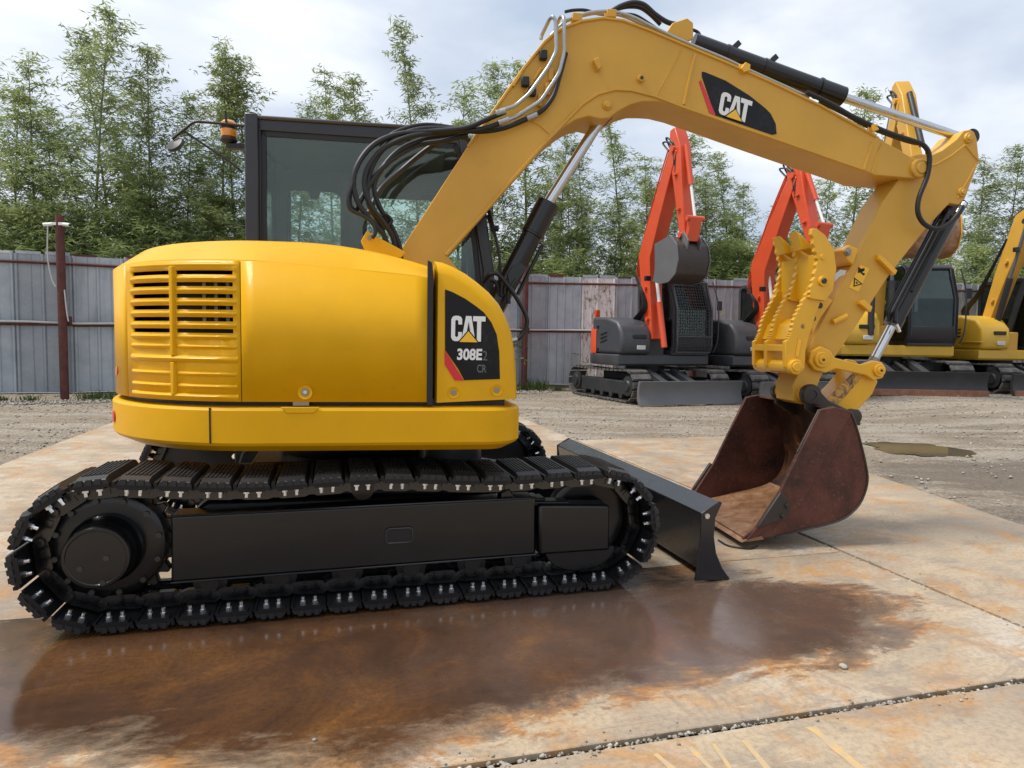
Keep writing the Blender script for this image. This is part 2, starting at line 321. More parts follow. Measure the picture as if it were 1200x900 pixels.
def round_path(pts,rad=.03,k=4):
    P=[Vector(p) for p in pts]; out=[P[0]]
    for i in range(1,len(P)-1):
        a=(P[i-1]-P[i]); b=(P[i+1]-P[i]); ra=min(rad,a.length*.45,b.length*.45)
        A=P[i]+a.normalized()*ra; B=P[i]+b.normalized()*ra
        for j in range(k+1):
            t=j/k; out.append((1-t)**2*A+2*t*(1-t)*P[i]+t*t*B)
    out.append(P[-1]); return out
def bm_tube(bm,pts,r,n=8):
    P=[Vector(p) for p in pts]; prev=None; a=None
    for i,p in enumerate(P):
        d=(P[min(i+1,len(P)-1)]-P[max(i-1,0)]).normalized()
        a=d.orthogonal().normalized() if a is None else (a-d*a.dot(d)).normalized()
        b_=d.cross(a); rr=r[i] if isinstance(r,(list,tuple)) else r
        ring=[bm.verts.new(p+(a*math.cos(q)+b_*math.sin(q))*rr) for q in [2*PI*j/n for j in range(n)]]
        if prev:
            for j in range(n): bm.faces.new((prev[j],prev[(j+1)%n],ring[(j+1)%n],ring[j]))
        else: bm.faces.new(ring[::-1])
        prev=ring
    bm.faces.new(prev)
def tube(name,pts,r,mat,parent=None,n=8,mode='s'):
    bm=bmesh.new(); bm_tube(bm,smooth_path(pts) if mode=='s' else (round_path(pts) if mode=='r' else pts),r,n)
    return link(bm,name,mat,parent,smooth=True,auto=60)
def sheet(name,poly,y,mat,parent,th=.004):    # thin raised decal on an xz face that looks towards -y
    return prism(name,poly,y-th,y+th*.2,mat,parent,bevel=0)
def loft(rings,cap0=True,cap1=True):
    bm=bmesh.new(); V=[[bm.verts.new(p) for p in r] for r in rings]; n=len(V[0])
    for a,b_ in zip(V,V[1:]):
        for i in range(n): bm.faces.new((a[i],a[(i+1)%n],b_[(i+1)%n],b_[i]))
    if cap0: bm.faces.new(V[0][::-1])
    if cap1: bm.faces.new(V[-1])
    bmesh.ops.recalc_face_normals(bm,faces=bm.faces[:]); return bm
# ================================================================== the main excavator
EX=empty('excavator',(-0.915,4.1,0),0.2636)
tag(EX,'large yellow excavator with toothed thumb and rusty bucket on the wet plates','excavator')
UP=empty('upper_frame_tmp')
# ---- tracks
SPX,SPZ,SPR=-1.125,.337,.287; IDX,IDZ,IDR=1.125,.315,.265
def track_path(sag=.018):
    pts=[]; n=60
    # tangent angles of an open belt
    d=IDX-SPX; al=math.asin((SPR-IDR)/d)
    for i in range(n+1):                       # bottom, rear to front
        t=i/n; pts.append((SPX+(IDX-SPX)*t, (SPZ-SPR)+((IDZ-IDR)-(SPZ-SPR))*t))
    for i in range(1,n): a=-PI/2+PI*i/n; pts.append((IDX+IDR*math.cos(a),IDZ+IDR*math.sin(a)))
    for i in range(n+1):
        t=i/n; z=(IDZ+IDR)+((SPZ+SPR)-(IDZ+IDR))*t; z-=sag*math.sin(PI*min(1,t/.48))**2 if t<.48 else sag*1.3*math.sin(PI*(t-.48)/.52)**2
        pts.append((IDX+(SPX-IDX)*t,z))
    for i in range(1,n): a=PI/2+PI*i/n; pts.append((SPX+SPR*math.cos(a),SPZ+SPR*math.sin(a)))
    return pts
def belt_positions(pts,count):
    P=[Vector((x,z)) for x,z in pts]; P.append(P[0]); ds=[0]
    for a,b_ in zip(P,P[1:]): ds.append(ds[-1]+(b_-a).length)
    Lh=ds[-1]; out=[]; k=0
    def at(s):
        s%=Lh; lo=0
        for i in range(len(ds)-1):
            if ds[i]<=s<=ds[i+1]: 
                t=(s-ds[i])/max(1e-9,ds[i+1]-ds[i]); return P[i].lerp(P[i+1],t)
    for i in range(count):
        s=(i+.35)*Lh/count; c=at(s); a=at(s-Lh/count*.46); b_=at(s+Lh/count*.46); t=(b_-a).normalized()
        out.append((c,math.atan2(t.y,t.x)))
    return out,Lh/count
TP=track_path(); SH,PITCH=belt_positions(TP,40)
def shoe_meshes():
    # local: x along track, y across, z towards the chain (up on the bottom run)
    h=PITCH/2
    bm=bmesh.new(); bm_box(bm,-h*.93,h*.93,-.225,.225,-.012,0)
    bm_box(bm,h*.80,h*.98,-.225,.225,-.026,-.010); bm_box(bm,-h*1.0,-h*.86,-.218,.218,-.004,.006)
    for y in (-.2,.2): bm_box(bm,-h*.7,h*.7,y-.025,y+.025,0,.008)
    pl=bmesh.new(); pl=bm
    pad=bmesh.new(); w=.224; tw=.178
    def ring(y,sc,z0,z1): return [(-h*.93*sc,y,z0),(h*.78*sc,y,z0),(h*.64*sc,y,z1),(-h*.80*sc,y,z1)]
    zz=-.043
    rings=[ring(-w,1,-.012,-.030),ring(-w+.004,1,-.012,-.034),ring(-tw,1,-.012,zz),ring(tw,1,-.012,zz),ring(w-.004,1,-.012,-.034),ring(w,1,-.012,-.030)]
    V=[[pad.verts.new(p) for p in r] for r in rings]
    for a,b_ in zip(V,V[1:]):
        for i in range(4): pad.faces.new((a[i],a[(i+1)%4],b_[(i+1)%4],b_[i]))
    pad.faces.new(V[0][::-1]); pad.faces.new(V[-1])
    for k in range(6):
        x=-h*.60+k*h*1.08/5; bm_box(pad,x-.0035,x+.0035,-tw+.01,tw-.01,zz-.0045,zz+.002)
    for y in (-.12,-.04,.04,.12): bm_box(pad,-h*.62,h*.5,y-.003,y+.003,zz-.003,zz+.002)
    bmesh.ops.recalc_face_normals(pad,faces=pad.faces[:])
    for x in (-.034,0.0,.034):   # lugs on the pad's end
        for s in (-1,1): bm_box(pad,x-.011,x+.011,s*w-.006,s*w+.006,-.036,-.013)
    bl=bmesh.new(); bm_cyl(bl,(0,0,-.002),(0,0,.016),.013,n=6); bm_cyl(bl,(0,0,.016),(0,0,.034),.0085,n=8)
    ch=bmesh.new()
    for y in (0.,):
        poly=[(-h*1.12,.03),(-h*.8,.012),(h*.8,.008),(h*.98,.02),(h*1.02,.055),(h*.6,.072),(-h*.7,.072),(-h*1.05,.062)]
        bm_prism(ch,poly,y-.016,y+.016)
        bm_cyl(ch,(h*.86,y-.03,.042),(h*.86,y+.03,.042),.021,n=10)
        bm_prism(ch,[(-h*.45,.028),(h*.0,.028),(h*.0,.056),(-h*.45,.056)],y-.021,y+.021)
    bmesh.ops.recalc_face_normals(ch,faces=ch.faces[:])
    res=[]
    for nm,b_,mat in (('track_shoe',pl,'shoe_black'),('rubber_pad',pad,'pad_rubber'),('bolt',bl,'bolt_silver'),('chain_link',ch,'wet_black')):
        bmesh.ops.recalc_face_normals(b_,faces=b_.faces[:])
        me=bpy.data.meshes.new(nm); b_.to_mesh(me); b_.free(); me.materials.append(MAT[mat]); res.append(me)
    return res
ME_SH,ME_PAD,ME_BOLT,ME_LINK=shoe_meshes()
for side,yc in ((-1,-.935),(1,.935)):
    for (c,a) in SH:
        o=bpy.data.objects.new('track_shoe',ME_SH); C.objects.link(o); o.parent=EX
        o.location=(c.x,yc,c.y); jit=random.uniform(-.012,.012); o.rotation_euler=(0,-(a+jit),0)
        for me,nm,yy in ((ME_PAD,'rubber_pad',0),(ME_LINK,'chain_link',-.075),(ME_LINK,'chain_link',.075)):
            p=bpy.data.objects.new(nm,me); C.objects.link(p); p.parent=o; p.location=(0,yy,0)
        for bx_ in (-.026,.026):
            p=bpy.data.objects.new('bolt',ME_BOLT); C.objects.link(p); p.parent=o; p.location=(bx_,-.192*(1 if side<0 else 1),.004); p.rotation_euler=(0,0,random.random())
    # sprocket: toothed ring, dished drum, motor cap
    ys=yc-.02 if side<0 else yc+.02; dr=-1 if side<0 else 1
    bm=bmesh.new(); nT=21; prof=[]
    for i in range(nT*4):
        q=2*PI*i/(nT*4); k=i%4; r=.268 if k in (0,1) else .236; prof.append((SPX+r*math.cos(q),SPZ+r*math.sin(q)))
    bm_prism(bm,prof,yc-.022,yc+.022); bmesh.ops.recalc_face_normals(bm,faces=bm.faces[:])
    sp=link(bm,'sprocket','black',EX,bevel=.004,seg=1)
    lathe('drive_drum',[(0,.228),(.05,.228),(.055,.222),(.058,.19),(.062,.15)],(SPX,yc+dr*.02,SPZ),(0,dr,0),'black',sp,40)
    mc=lathe('motor_cap',[(0,.150),(.075,.148),(.09,.136),(.13,.132),(.18,.130),(.188,.125),(.189,.114),(.185,.111),(.185,0)],(SPX,yc+dr*.05,SPZ),(0,dr,0),'black',sp,40)
    bm=bmesh.new()
    for i in range(12):
        q=2*PI*i/12+.2; x,z=SPX+.205*math.cos(q),SPZ+.205*math.sin(q); bm_cyl(bm,(x,yc+dr*.07,z),(x,yc+dr*.092,z),.013,n=6)
    for i in range(3):
        q=2*PI*i/3+.9; x,z=SPX+.06*math.cos(q),SPZ-.05+.06*math.sin(q); bm_cyl(bm,(x,yc+dr*.233,z),(x,yc+dr*.239,z),.012,n=8)
    tag(link(bm,'cap_bolts','worn_black',sp,smooth=True),kind='stuff')
    # idler with spoked dish
    idl=lathe('idler',[(0,.09),(0,.20),(-.02,.205),(-.02,.232),(.03,.236),(.05,.236),(.055,.226),(.055,.205),(.02,.20),(.012,.12),(.06,.07),(.06,0)],(IDX,yc-dr*.02,IDZ),(0,dr,0),'black',EX,40)
    # rollers
    for x in (-.72,-.42,-.12,.18,.48,.72):
        lathe('track_roller',[(0,.05),(.0,.072),(.05,.072),(.055,.055),(.12,.055),(.125,.072),(.175,.072),(.18,.04),(.2,.04),(.2,0)],(x,yc-dr*.10,.150),(0,dr,0),'black',EX,20)
    for x in (-.05,):
        cr_=lathe('carrier_roller',[(0,.02),(.0,.045),(.10,.045),(.11,.052),(.13,.052),(.135,.03),(.137,0)],(x,yc-dr*.02,.548),(0,dr,0),'black',EX,20)
    # track frame: upper inner box, lower outer channel with rounded lips
    box('frame_beam',-.86,.86,*sorted((yc+dr*.02,yc-dr*.12)),.22,.44,'black',EX,.012)
    yo=yc-.165*(-dr) if False else (yc+dr*.125)
    y_in,y_out=sorted((yc-dr*.02,yo))
    FPL=[(-0.867,0.468),(0.794,0.471),(0.799,0.180),(-0.872,0.172)]
    ff=prism('frame_plate',FPL,y_in,y_out,'black',EX,bevel=.012,seg=3)
    yl=sorted((yo,yo+dr*.006))
    sheet_poly=[(-.02,.29),(.075,.29),(.085,.30),(.085,.345),(.075,.355),(-.02,.355),(-.03,.345),(-.03,.30)]
    bm=bmesh.new(); bm_prism(bm,[(x*1.0+.09,z) for x,z in sheet_poly],yl[0]-.001,yl[1]); link(bm,'slot_shade','rubber',ff)  # flat dark plate painted in for the shaded hollow of the slot
    bm=bmesh.new(); n_=10
    ring_=[(.09-.03+.115*0,.285)]
    tube('slot_rim',[(x*1.08+.088,yo+dr*.007,(z-.32)*1.08+.32) for x,z in sheet_poly+sheet_poly[:1]],.0045,'worn_black',ff,6,'r')
    tube('weld_lip',[(FPL[0][0],yo+dr*.002,FPL[0][1]),(FPL[1][0],yo+dr*.002,FPL[1][1])],.005,'worn_black',ff,6)
    tube('weld_lip',[(FPL[3][0],yo+dr*.002,FPL[3][1]),(FPL[2][0],yo+dr*.002,FPL[2][1])],.005,'worn_black',ff,6)
    # front yoke box and idler guard
    ya,yb=sorted((yc+dr*.02,yc+dr*.150))
    IY=[(0.804,0.438),(1.185,0.419),(1.191,0.182),(0.809,0.183)]; prism('idler_yoke',[IY[0],(IY[1][0],IY[1][1]+.0),IY[2],IY[3]],ya,yb,'black',EX,.014)
    prism('idler_guard',[(IY[3][0]+.03,IY[3][1]+.01)]+[((IY[3][0]+IY[2][0])/2+.04+.19*math.cos(q),IY[2][1]+.01+.115*math.sin(q)) for q in np.linspace(PI,2*PI,16)][1:],*sorted((yc+dr*.09,yc+dr*.12)),'black',EX,.004)
    prism('mud_slope',[(-.80,.62-.16),(-.74,.50),(.62,.475),(.72,.43),(.72,.36),(-.83,.36)],*sorted((yc+dr*.0,yc-dr*.24)),'black',EX,.02)
    prism('yoke_bracket',[(.62,.42),(.62,.50),(.66,.52),(.70,.45),(.98,.44),(.98,.42)],*sorted((yc+dr*.02,yc+dr*.11)),'black',EX,.006)
    box('grease_hatch',.72,.86,*sorted((yc-dr*.02,yc+dr*.08)),.44,.455,'black',EX,.006)
# carbody, swing ring
bm=bmesh.new(); bm_box(bm,-.45,.45,-.85,.85,.30,.52); bm_box(bm,-.62,.62,-.45,.45,.32,.58); cb=link(bm,'carbody','black',EX,bevel=.03)
lathe('swing_ring',[(0,.47),(.05,.49),(.08,.49),(.085,.45),(.12,.44),(.17,.44),(.2,.46)],(0,0,.57),(0,0,1),'black',EX,48)
# blade and its arms
BX=1.70
def blade_profile(o=0):
    return [(BX+.075,.425),(BX+.085,.415),(BX+.035,.34),(BX+.012,.26),(BX+.018,.18),(BX+.05,.10),(BX+.105,.03),(BX+.125,.0),(BX+.095,.0),(BX+.03,.045),(BX-.005,.05),(BX-.012,.16),(BX-.02,.26),(BX-.03,.365)]
bl_=prism('blade',blade_profile(),-1.15,1.15,'blade_black',EX,.006)
sidep=[(BX-.05,.418),(BX+.065,.415),(BX+.055,.33),(BX+.05,.24),(BX+.065,.15),(BX+.105,.06),(BX+.135,.005),(BX+.10,-.0),(BX-.06,.0),(BX-.07,.03),(BX-.035,.16),(BX-.03,.24)]
sidep=[(BX-.035,.368),(BX+.07,.428),(BX+.088,.42),(BX+.05,.34),(BX+.045,.24),(BX+.062,.15),(BX+.10,.07),(BX+.15,.004),(BX+.09,.002),(BX-.06,.012),(BX-.05,.06),(BX-.035,.2),(BX-.032,.3)]
for y in (-1.16,1.15): 
    e_=prism('end_plate',sidep,y,y+.012,'blade_black',bl_,.002)
for y in (-1.172,1.13):
    cyl('plug',(BX-.005,y,.355),(BX-.005,y+.03,.355),.014,'bolt_silver',bl_,n=12)
box('cutting_edge',BX+.09,BX+.15,-1.15,1.15,-.0,.016,'blade_black',bl_,.003)
for s in (-1,1):
    M=Matrix.Translation((.75,s*.34,.36))@Matrix.Rotation(R(7),4,'Y')@Matrix.Rotation(-s*R(3),4,'Z')
    arm=box('blade_arm',-.4,.98,-.06,.06,-.07,.07,'blade_black',EX,.012,M)
    cyl('arm_pin',(.38,s*.34-.09,.42),(.38,s*.34+.09,.42),.045,'pin_steel',arm)
bc=cyl('blade_cylinder',(.45,0,.50),(1.15,0,.36),.05,'black',EX); cyl('blade_rod',(1.15,0,.36),(1.66,0,.27),.025,'chrome',bc)
for s in (-1,1): box('cylinder_lug',BX-.18,BX-.01,s*.06-.01,s*.06+.01,.2,.33,'blade_black',bl_,.004)
# ---------------------------------------------------------------- upper structure (U frame)
XS,HR,X0=-.385,.85,.385
def hp(s,off=0.):
    L1=X0-XS
    if s<L1: return (X0-s,-1.12-off)
    a=(s-L1)/HR
    if a<PI/2: return (XS-(HR+off)*math.sin(a),-1.12+HR-(HR+off)*math.cos(a))
    s2=s-L1-HR*PI/2; 
    if s2<.54: return (XS-HR-off,-.27+s2)
    a=(s2-.54)/HR; a=min(a,PI/2)
    return (XS-(HR+off)*math.cos(a),.27+(HR+off)*math.sin(a))
def sspan(s0,s1,step=.06):
    n=max(1,int(math.ceil((s1-s0)/step))); return [s0+(s1-s0)*i/n for i in range(n+1)]
SMAX=(X0-XS)+HR*PI/2*2+.54
def zc(s): return 1.526+.055*min(1,max(0,(s)/.75))**.8 -.02*max(0,min(1,(s-1.2)/1.0))
def zt(s): 
    t=min(1,max(0,s/.65)); return 1.608+.100*(1-(1-t)**2) -.03*max(0,min(1,(s-1.0)/.9))
def wall_cells(cells,mat,name,parent,th=.008,off=0.):
    bm=bmesh.new()
    for (s0,s1,z0,z1) in cells:
        ss=sspan(s0,s1)
        for a,b_ in zip(ss,ss[1:]):
            vs=[]
            for s,z in ((a,z0),(b_,z0),(b_,z1),(a,z1)):
                x,y=hp(s,off); zz=z(s) if callable(z) else z; vs.append(bm.verts.new((x,y,zz)))
            bm.faces.new(vs)
    bmesh.ops.remove_doubles(bm,verts=bm.verts[:],dist=1e-5); bmesh.ops.recalc_face_normals(bm,faces=bm.faces[:])
    o=link(bm,name,mat,parent,smooth=True,auto=50)
    mo=o.modifiers.new('solid','SOLIDIFY'); mo.thickness=th; mo.offset=0
    return o
# louvre panel grid
slots=[1.530-.051*i for i in range(6)]; hh=.0092
LS0,LS1=.825,1.47
colsL=[(.855,1.12),(1.15,1.41)]
cells=[]
rows=[]; z=.965
for sz in sorted(slots): rows.append((z,sz-hh,False)); rows.append((sz-hh,sz+hh,True)); z=sz+hh
rows.append((z,zc,False))
for z0,z1,op in rows:
    if not op: 
        for a,b_ in ((LS0,.855),(.855,1.12),(1.12,1.15),(1.15,1.41),(1.41,LS1)): cells.append((a,b_,z0,z1))
    else:
        for a,b_ in ((LS0,.855),(1.12,1.15),(1.41,LS1)): cells.append((a,b_,z0,z1))
lp=wall_cells(cells,'yellow','louvre_panel',UP,.012)
def slat(s0,s1,z,hw,out,parent,name='slat'):
    rings=[]
    ss=sspan(s0,s1,.05)
    for i,s in enumerate(ss):
        k=.35 if i in (0,len(ss)-1) else 1
        rings.append([(*hp(s,.004),z-hw),(*hp(s,.004+out*.8*k),z-hw*.35),(*hp(s,.004+out*k),z+hw*.15),(*hp(s,.004+out*.55*k),z+hw*.7),(*hp(s,.004),z+hw)])
    return link(loft(rings),name,'yellow',parent,smooth=True,auto=60)
for zz in [sz-.0265 for sz in slots]+[1.205,1.085,1.030]:
    slat(.84,1.118,zz,.012,.016,lp); slat(1.152,1.425,zz,.012,.016,lp)
slat(.835,1.43,1.150,.018,.02,lp,'cross_bar'); slat(.835,1.43,.985,.014,.016,lp,'cross_bar'); slat(.835,1.43,1.563,.008,.006,lp,'cross_bar')
# raised mullion
bm=bmesh.new()
for (z0,z1) in ((.99,1.135),(1.165,1.555)):
    a=[hp(1.121,.004),hp(1.149,.004),hp(1.143,.022),hp(1.127,.022)]
    V=[[bm.verts.new((x,y,zq)) for x,y in a] for zq in (z0,z1)]
    for i in range(4): bm.faces.new((V[0][i],V[0][(i+1)%4],V[1][(i+1)%4],V[1][i]))
    bm.faces.new(V[0][::-1]); bm.faces.new(V[1])
bmesh.ops.recalc_face_normals(bm,faces=bm.faces[:]); link(bm,'mullion','yellow',lp,bevel=.003)
# engine side door (smooth), rear corner
wall_cells([(.013,LS0-.004,.965,zc)],'yellow','side_door',UP,.012)
wall_cells([(LS1+.005,SMAX,.965,zc)],'yellow','rear_cowl',UP,.012)
# hood top: crease, chamfer, roof cap
ring0=[];ring1=[];ring2=[];ring3=[]
for s in sspan(.005,SMAX,.07):
    x,y=hp(s,.004); ring0.append((x,y,zc(s)-.004)); x,y=hp(s,.0); ring1.append((x,y,zc(s)+.006))
    x,y=hp(s,-.115); ring2.append((x,y,zc(s)+(zt(s)-zc(s))*.80)); x,y=hp(s,-.27); ring3.append((x,y,zt(s)))
def close(r,ins,zz):
    x0=.385; return r+[(-.75,1.0-ins*.3,zz(2.0)),(-.75,.09,zz(1.2)),(x0,.09,zz(0.))]
f0=lambda s:zc(s)-.004; f1=lambda s:zc(s)+.006; f2=lambda s:zc(s)+(zt(s)-zc(s))*.72
rings=[close(ring0,0,f0),close(ring1,0,f1),close(ring2,.1,f2),close(ring3,.2,zt)]
rings.append([(x*.93+.01,y*.9,z+.006) for x,y,z in rings[-1]])
o=link(loft(rings,True,True),'engine_hood','yellow',UP,smooth=True,auto=28)
EB=[(*hp(s,-.10),0) for s in sspan(.05,2.4,.08)]+[(-.6,.05,0),(.33,.05,0)]
link(loft([[(x,y,.98) for x,y,_ in EB],[(x,y,1.50) for x,y,_ in EB]]),'engine_block','rubber',UP)
# hints of the cooler behind the louvres
bm=bmesh.new()
for k in range(5): bm_box(bm,-.62+.05*k,-.605+.05*k,-1.045,-1.02,1.30,1.5)
link(bm,'cooler_pipes','pin_steel',UP)
# ---- counterweight skirt
def skirt(s0,s1,x_ext=None):
    pass
def skirt_ring(off,z,zf=None):
    r=[]
    # front end corner (rounded) then the side and the rear
    fx=.80; rr=.15
    for q in np.linspace(0,PI/2,8): r.append((fx-rr+(rr+off)*math.cos(q),-1.12+rr-(rr+off)*math.sin(q),z))
    for x in np.linspace(fx-rr,X0,4)[1:-1]: r.append((x,-1.12-off,z))
    for s in sspan(0,SMAX,.07): x,y=hp(s,off); r.append((x,y,z))
    r+= [(-.6,1.12+off,z),(.2,1.12+off,z),(.775+off,1.12+off,z),(.775+off,-.6,z)]
    return r
sk=link(loft([skirt_ring(-.055,.735),skirt_ring(.010,.768),skirt_ring(.021,.782),skirt_ring(.022,.926),skirt_ring(.013,.938),skirt_ring(-.03,.944)]),'counterweight','yellow',UP,smooth=True,auto=24)
DG=[(.74,-1.06,0)]+[(*hp(s,-.04),0) for s in sspan(0,SMAX,.08)]+[(.74,1.05,0)]
link(loft([[(x,y,.943) for x,y,_ in DG],[(x,y,.975) for x,y,_ in DG]]),'deck_gap','rubber',UP)
# seams on the skirt (real grooves are too fine: dark rubber joint strips set in)
def seam(s,z0,z1,nm='joint_strip',off=.0235,w=.0035,par=None):
    bm=bmesh.new(); a=[hp(s-w,off-.006),hp(s+w,off-.006),hp(s+w,off),hp(s-w,off)]
    V=[[bm.verts.new((x,y,zq)) for x,y in a] for zq in (z0,z1)]
    for i in range(4): bm.faces.new((V[0][i],V[0][(i+1)%4],V[1][(i+1)%4],V[1][i]))
    bm.faces.new(V[0][::-1]); bm.faces.new(V[1]); bmesh.ops.recalc_face_normals(bm,faces=bm.faces[:])
    return link(bm,nm,'rubber',par)
seam(.955,.78,.938,par=sk)
# handle notch under the door
prism('latch_recess',[(-.27,.944),(-.10,.944),(-.125,.915),(-.245,.915)],-1.146,-1.138,'yellow',sk,.004)
prism('latch_plate',[(-.22,.965),(-.15,.965),(-.15,.948),(-.22,.948)],-1.125,-1.118,'pin_steel',sk,0)
# vertical rubber strip and front fender panel
prism('rubber_strip',[(.387,.95),(.399,.95),(.399,1.55),(.392,1.60),(.372,1.61),(.372,.95)],-1.128,-1.05,'rubber',UP,.003)
fo=[(0.407,0.961),(0.404,1.614),(0.441,1.609),(0.491,1.590),(0.546,1.561),(0.601,1.523),(0.657,1.478),(0.705,1.425),(0.742,1.362),(0.767,1.296),(0.784,1.209),(0.793,1.110),(0.800,0.978)]
def inset_poly(p,d):
    out_=[]; n=len(p); A=sum(p[i][0]*p[(i+1)%n][1]-p[(i+1)%n][0]*p[i][1] for i in range(n)); sg=1 if A>0 else -1
    for i in range(n):
        a=Vector(p[i-1]);b_=Vector(p[i]);c_=Vector(p[(i+1)%n]); e1=(b_-a).normalized(); e2=(c_-b_).normalized()
        n1=Vector((-e1.y,e1.x))*sg; n2=Vector((-e2.y,e2.x))*sg; nn=(n1+n2).normalized(); k=d/max(.35,nn.dot(n1)); q=b_+nn*k; out_.append((q.x,q.y))
    return out_
fi1=[(x,z) for x,z in inset_poly(fo,.018)]; fi2=inset_poly(fo,.055)
fi1[0]=(fo[0][0]+.004,fo[0][1]);fi1[-1]=(fo[-1][0]-.012,fo[-1][1]); fi2[0]=(fo[0][0]+.012,fo[0][1]); fi2[-1]=(fo[-1][0]-.035,fo[-1][1]); fi1[1]=(fo[0][0]+.006,fi1[1][1]); fi2[1]=(fo[0][0]+.014,fi2[1][1])
rg=lambda P,y:[(x,y,z) for x,z in P]
o=link(loft([rg(fo,-.50),rg(fo,-1.05),rg(inset_poly(fo,.006) if False else fi1,-1.09),rg(fi2,-1.112)]),'fender_panel','yellow',UP,smooth=True,auto=60); FP=o
yF=-1.112
dk=[(0.452,1.481),(0.485,1.470),(0.544,1.441),(0.595,1.407),(0.631,1.380),(0.667,1.334),(0.692,1.279),(0.705,1.200),(0.710,1.073),(0.544,1.066),(0.515,1.119),(0.454,1.205)]
D=sheet('decal',dk,yF-.001,'decal_black',FP,.0025)
sheet('decal_stripe',[(0.452,1.205),(0.542,1.064),(0.500,1.065),(0.453,1.138)],yF-.002,'red',FP,.0025)
LET=dict(
 C=[(0,.15),(.04,.04),(.11,0),(.2,0),(.28,.04),(.315,.13),(.315,.36),(.205,.36),(.205,.2),(.16,.155),(.115,.2),(.115,.8),(.16,.845),(.205,.8),(.205,.66),(.315,.66),(.315,.87),(.28,.96),(.2,1),(.11,1),(.04,.96),(0,.85)],
 A=[(.30,0),(.425,1),(.585,1),(.71,0),(.585,0),(.56,.2),(.45,.2),(.425,0)],
 T=[(.635,1),(1,1),(1,.8),(.875,.8),(.875,0),(.755,0),(.755,.8),(.635,.8)])
def cat_logo(o0,u,v,y,parent,name='lettering'):
    # o0 lower left, u along the baseline, v up (xz vectors)
    M=lambda p:(o0[0]+u[0]*p[0]+v[0]*p[1],o0[1]+u[1]*p[0]+v[1]*p[1])
    bm=bmesh.new()
    for k in 'CAT': bm_prism(bm,[M(p) for p in LET[k]],y-.004,y)
    bmesh.ops.recalc_face_normals(bm,faces=bm.faces[:]); link(bm,name,'white',parent)
    bm=bmesh.new(); bm_prism(bm,[M(p) for p in ((.462,.42),(.505,.76),(.548,.42))],y-.006,y-.001); bm_prism(bm,[M(p) for p in ((.19,-.05),(.505,.47),(.83,-.05))],y-.006,y-.001)
    bmesh.ops.recalc_face_normals(bm,faces=bm.faces[:]); link(bm,'logo_gap','decal_black',parent)
    bm=bmesh.new(); bm_prism(bm,[M(p) for p in ((.245,-.03),(.505,.40),(.775,-.03))],y-.0085,y-.003); bmesh.ops.recalc_face_normals(bm,faces=bm.faces[:]); link(bm,'logo_triangle','decal_yellow',parent)
def text(txt,o0,u,v,y,mat,parent,name='lettering',bold=.02,flip=1):
    cu=bpy.data.curves.new('t','FONT'); cu.body=txt; cu.offset=bold; cu.extrude=0; ob=bpy.data.objects.new('t',cu); C.objects.link(ob)
    dg=bpy.context.evaluated_depsgraph_get(); dg.update(); me=bpy.data.meshes.new_from_object(ob.evaluated_get(dg)); bpy.data.objects.remove(ob)
    co=np.array([tuple(v_.co) for v_ in me.vertices]); mn=co.min(0); mxx=co.max(0); d=np.maximum(mxx-mn,1e-6)
    for v_ in me.vertices:
        a=(v_.co.x-mn[0])/d[0]; b_=(v_.co.y-mn[1])/d[1]; v_.co=(o0[0]+u[0]*a+v[0]*b_,y,o0[1]+u[1]*a+v[1]*b_)
    me.materials.clear(); me.materials.append(MAT[mat])
    return link(me,name,mat,parent)
def basis(pts):
    o0=pts[0]; return o0,(pts[1][0]-o0[0],pts[1][1]-o0[1]),(pts[2][0]-o0[0],pts[2][1]-o0[1])
b3=basis([(0.481,1.246),(0.638,1.245),(0.482,1.362)]); cat_logo(*b3,yF-.0035,D)
text('308E',*basis([(0.509,1.159),(0.624,1.159),(0.511,1.212)]),yF-.0055,'white',D,bold=.035)
text('2',*basis([(0.628,1.159),(0.649,1.158),(0.628,1.203)]),yF-.0055,'decal_grey',D,bold=.0)
text('CR',*basis([(0.602,1.102),(0.646,1.101),(0.602,1.140)]),yF-.0055,'decal_grey',D,bold=.02)
# recessed bolts on fender and door lock
def dimple(x,z,y,par,r=.03,core=.012):
    d_=lathe('fastener',[(0,r),(.004,r),(.001,r*.72),(-.008,r*.62),(-.008,0)],(x,y,z),(0,-1,0),'yellow',par,20)
    cyl('fastener_core',(x,y+.006,z),(x,y-.003,z),core,'pin_steel',par,n=14)
for x,z in [(0.495,1.009),(0.695,1.021)]: dimple(x,z,yF-.001,FP,.026,.013)
lk=[(-0.166,1.009)][0]
dimple(lk[0],lk[1],-1.128,UP,.032,.017)
cyl('lock_core',(lk[0],-1.12,lk[1]),(lk[0],-1.133,lk[1]),.0085,'bolt_silver',UP,n=12)
# red reflectors at the rear corner
def spot(s,z,rz,rs,off,mat,nm,par):
    bm=bmesh.new(); vs=[]; n=18
    for i in range(n):
        q=2*PI*i/n; x,y=hp(s+rs*math.cos(q),off); vs.append(bm.verts.new((x,y,z+rz*math.sin(q))))
    bm.faces.new(vs); o=link(bm,nm,mat,par); mo=o.modifiers.new('s','SOLIDIFY'); mo.thickness=.003; return o
spot(1.66,.855,.028,.03,.024,'red','reflector',sk)
spot(1.66,1.075,.022,.028,.008,'sticker_orange','sticker',UP)
# small yellow corner piece on the far rear shoulder
box('shoulder_block',-1.20,-1.08,.25,.62,1.45,1.635,'yellow',UP,.02)
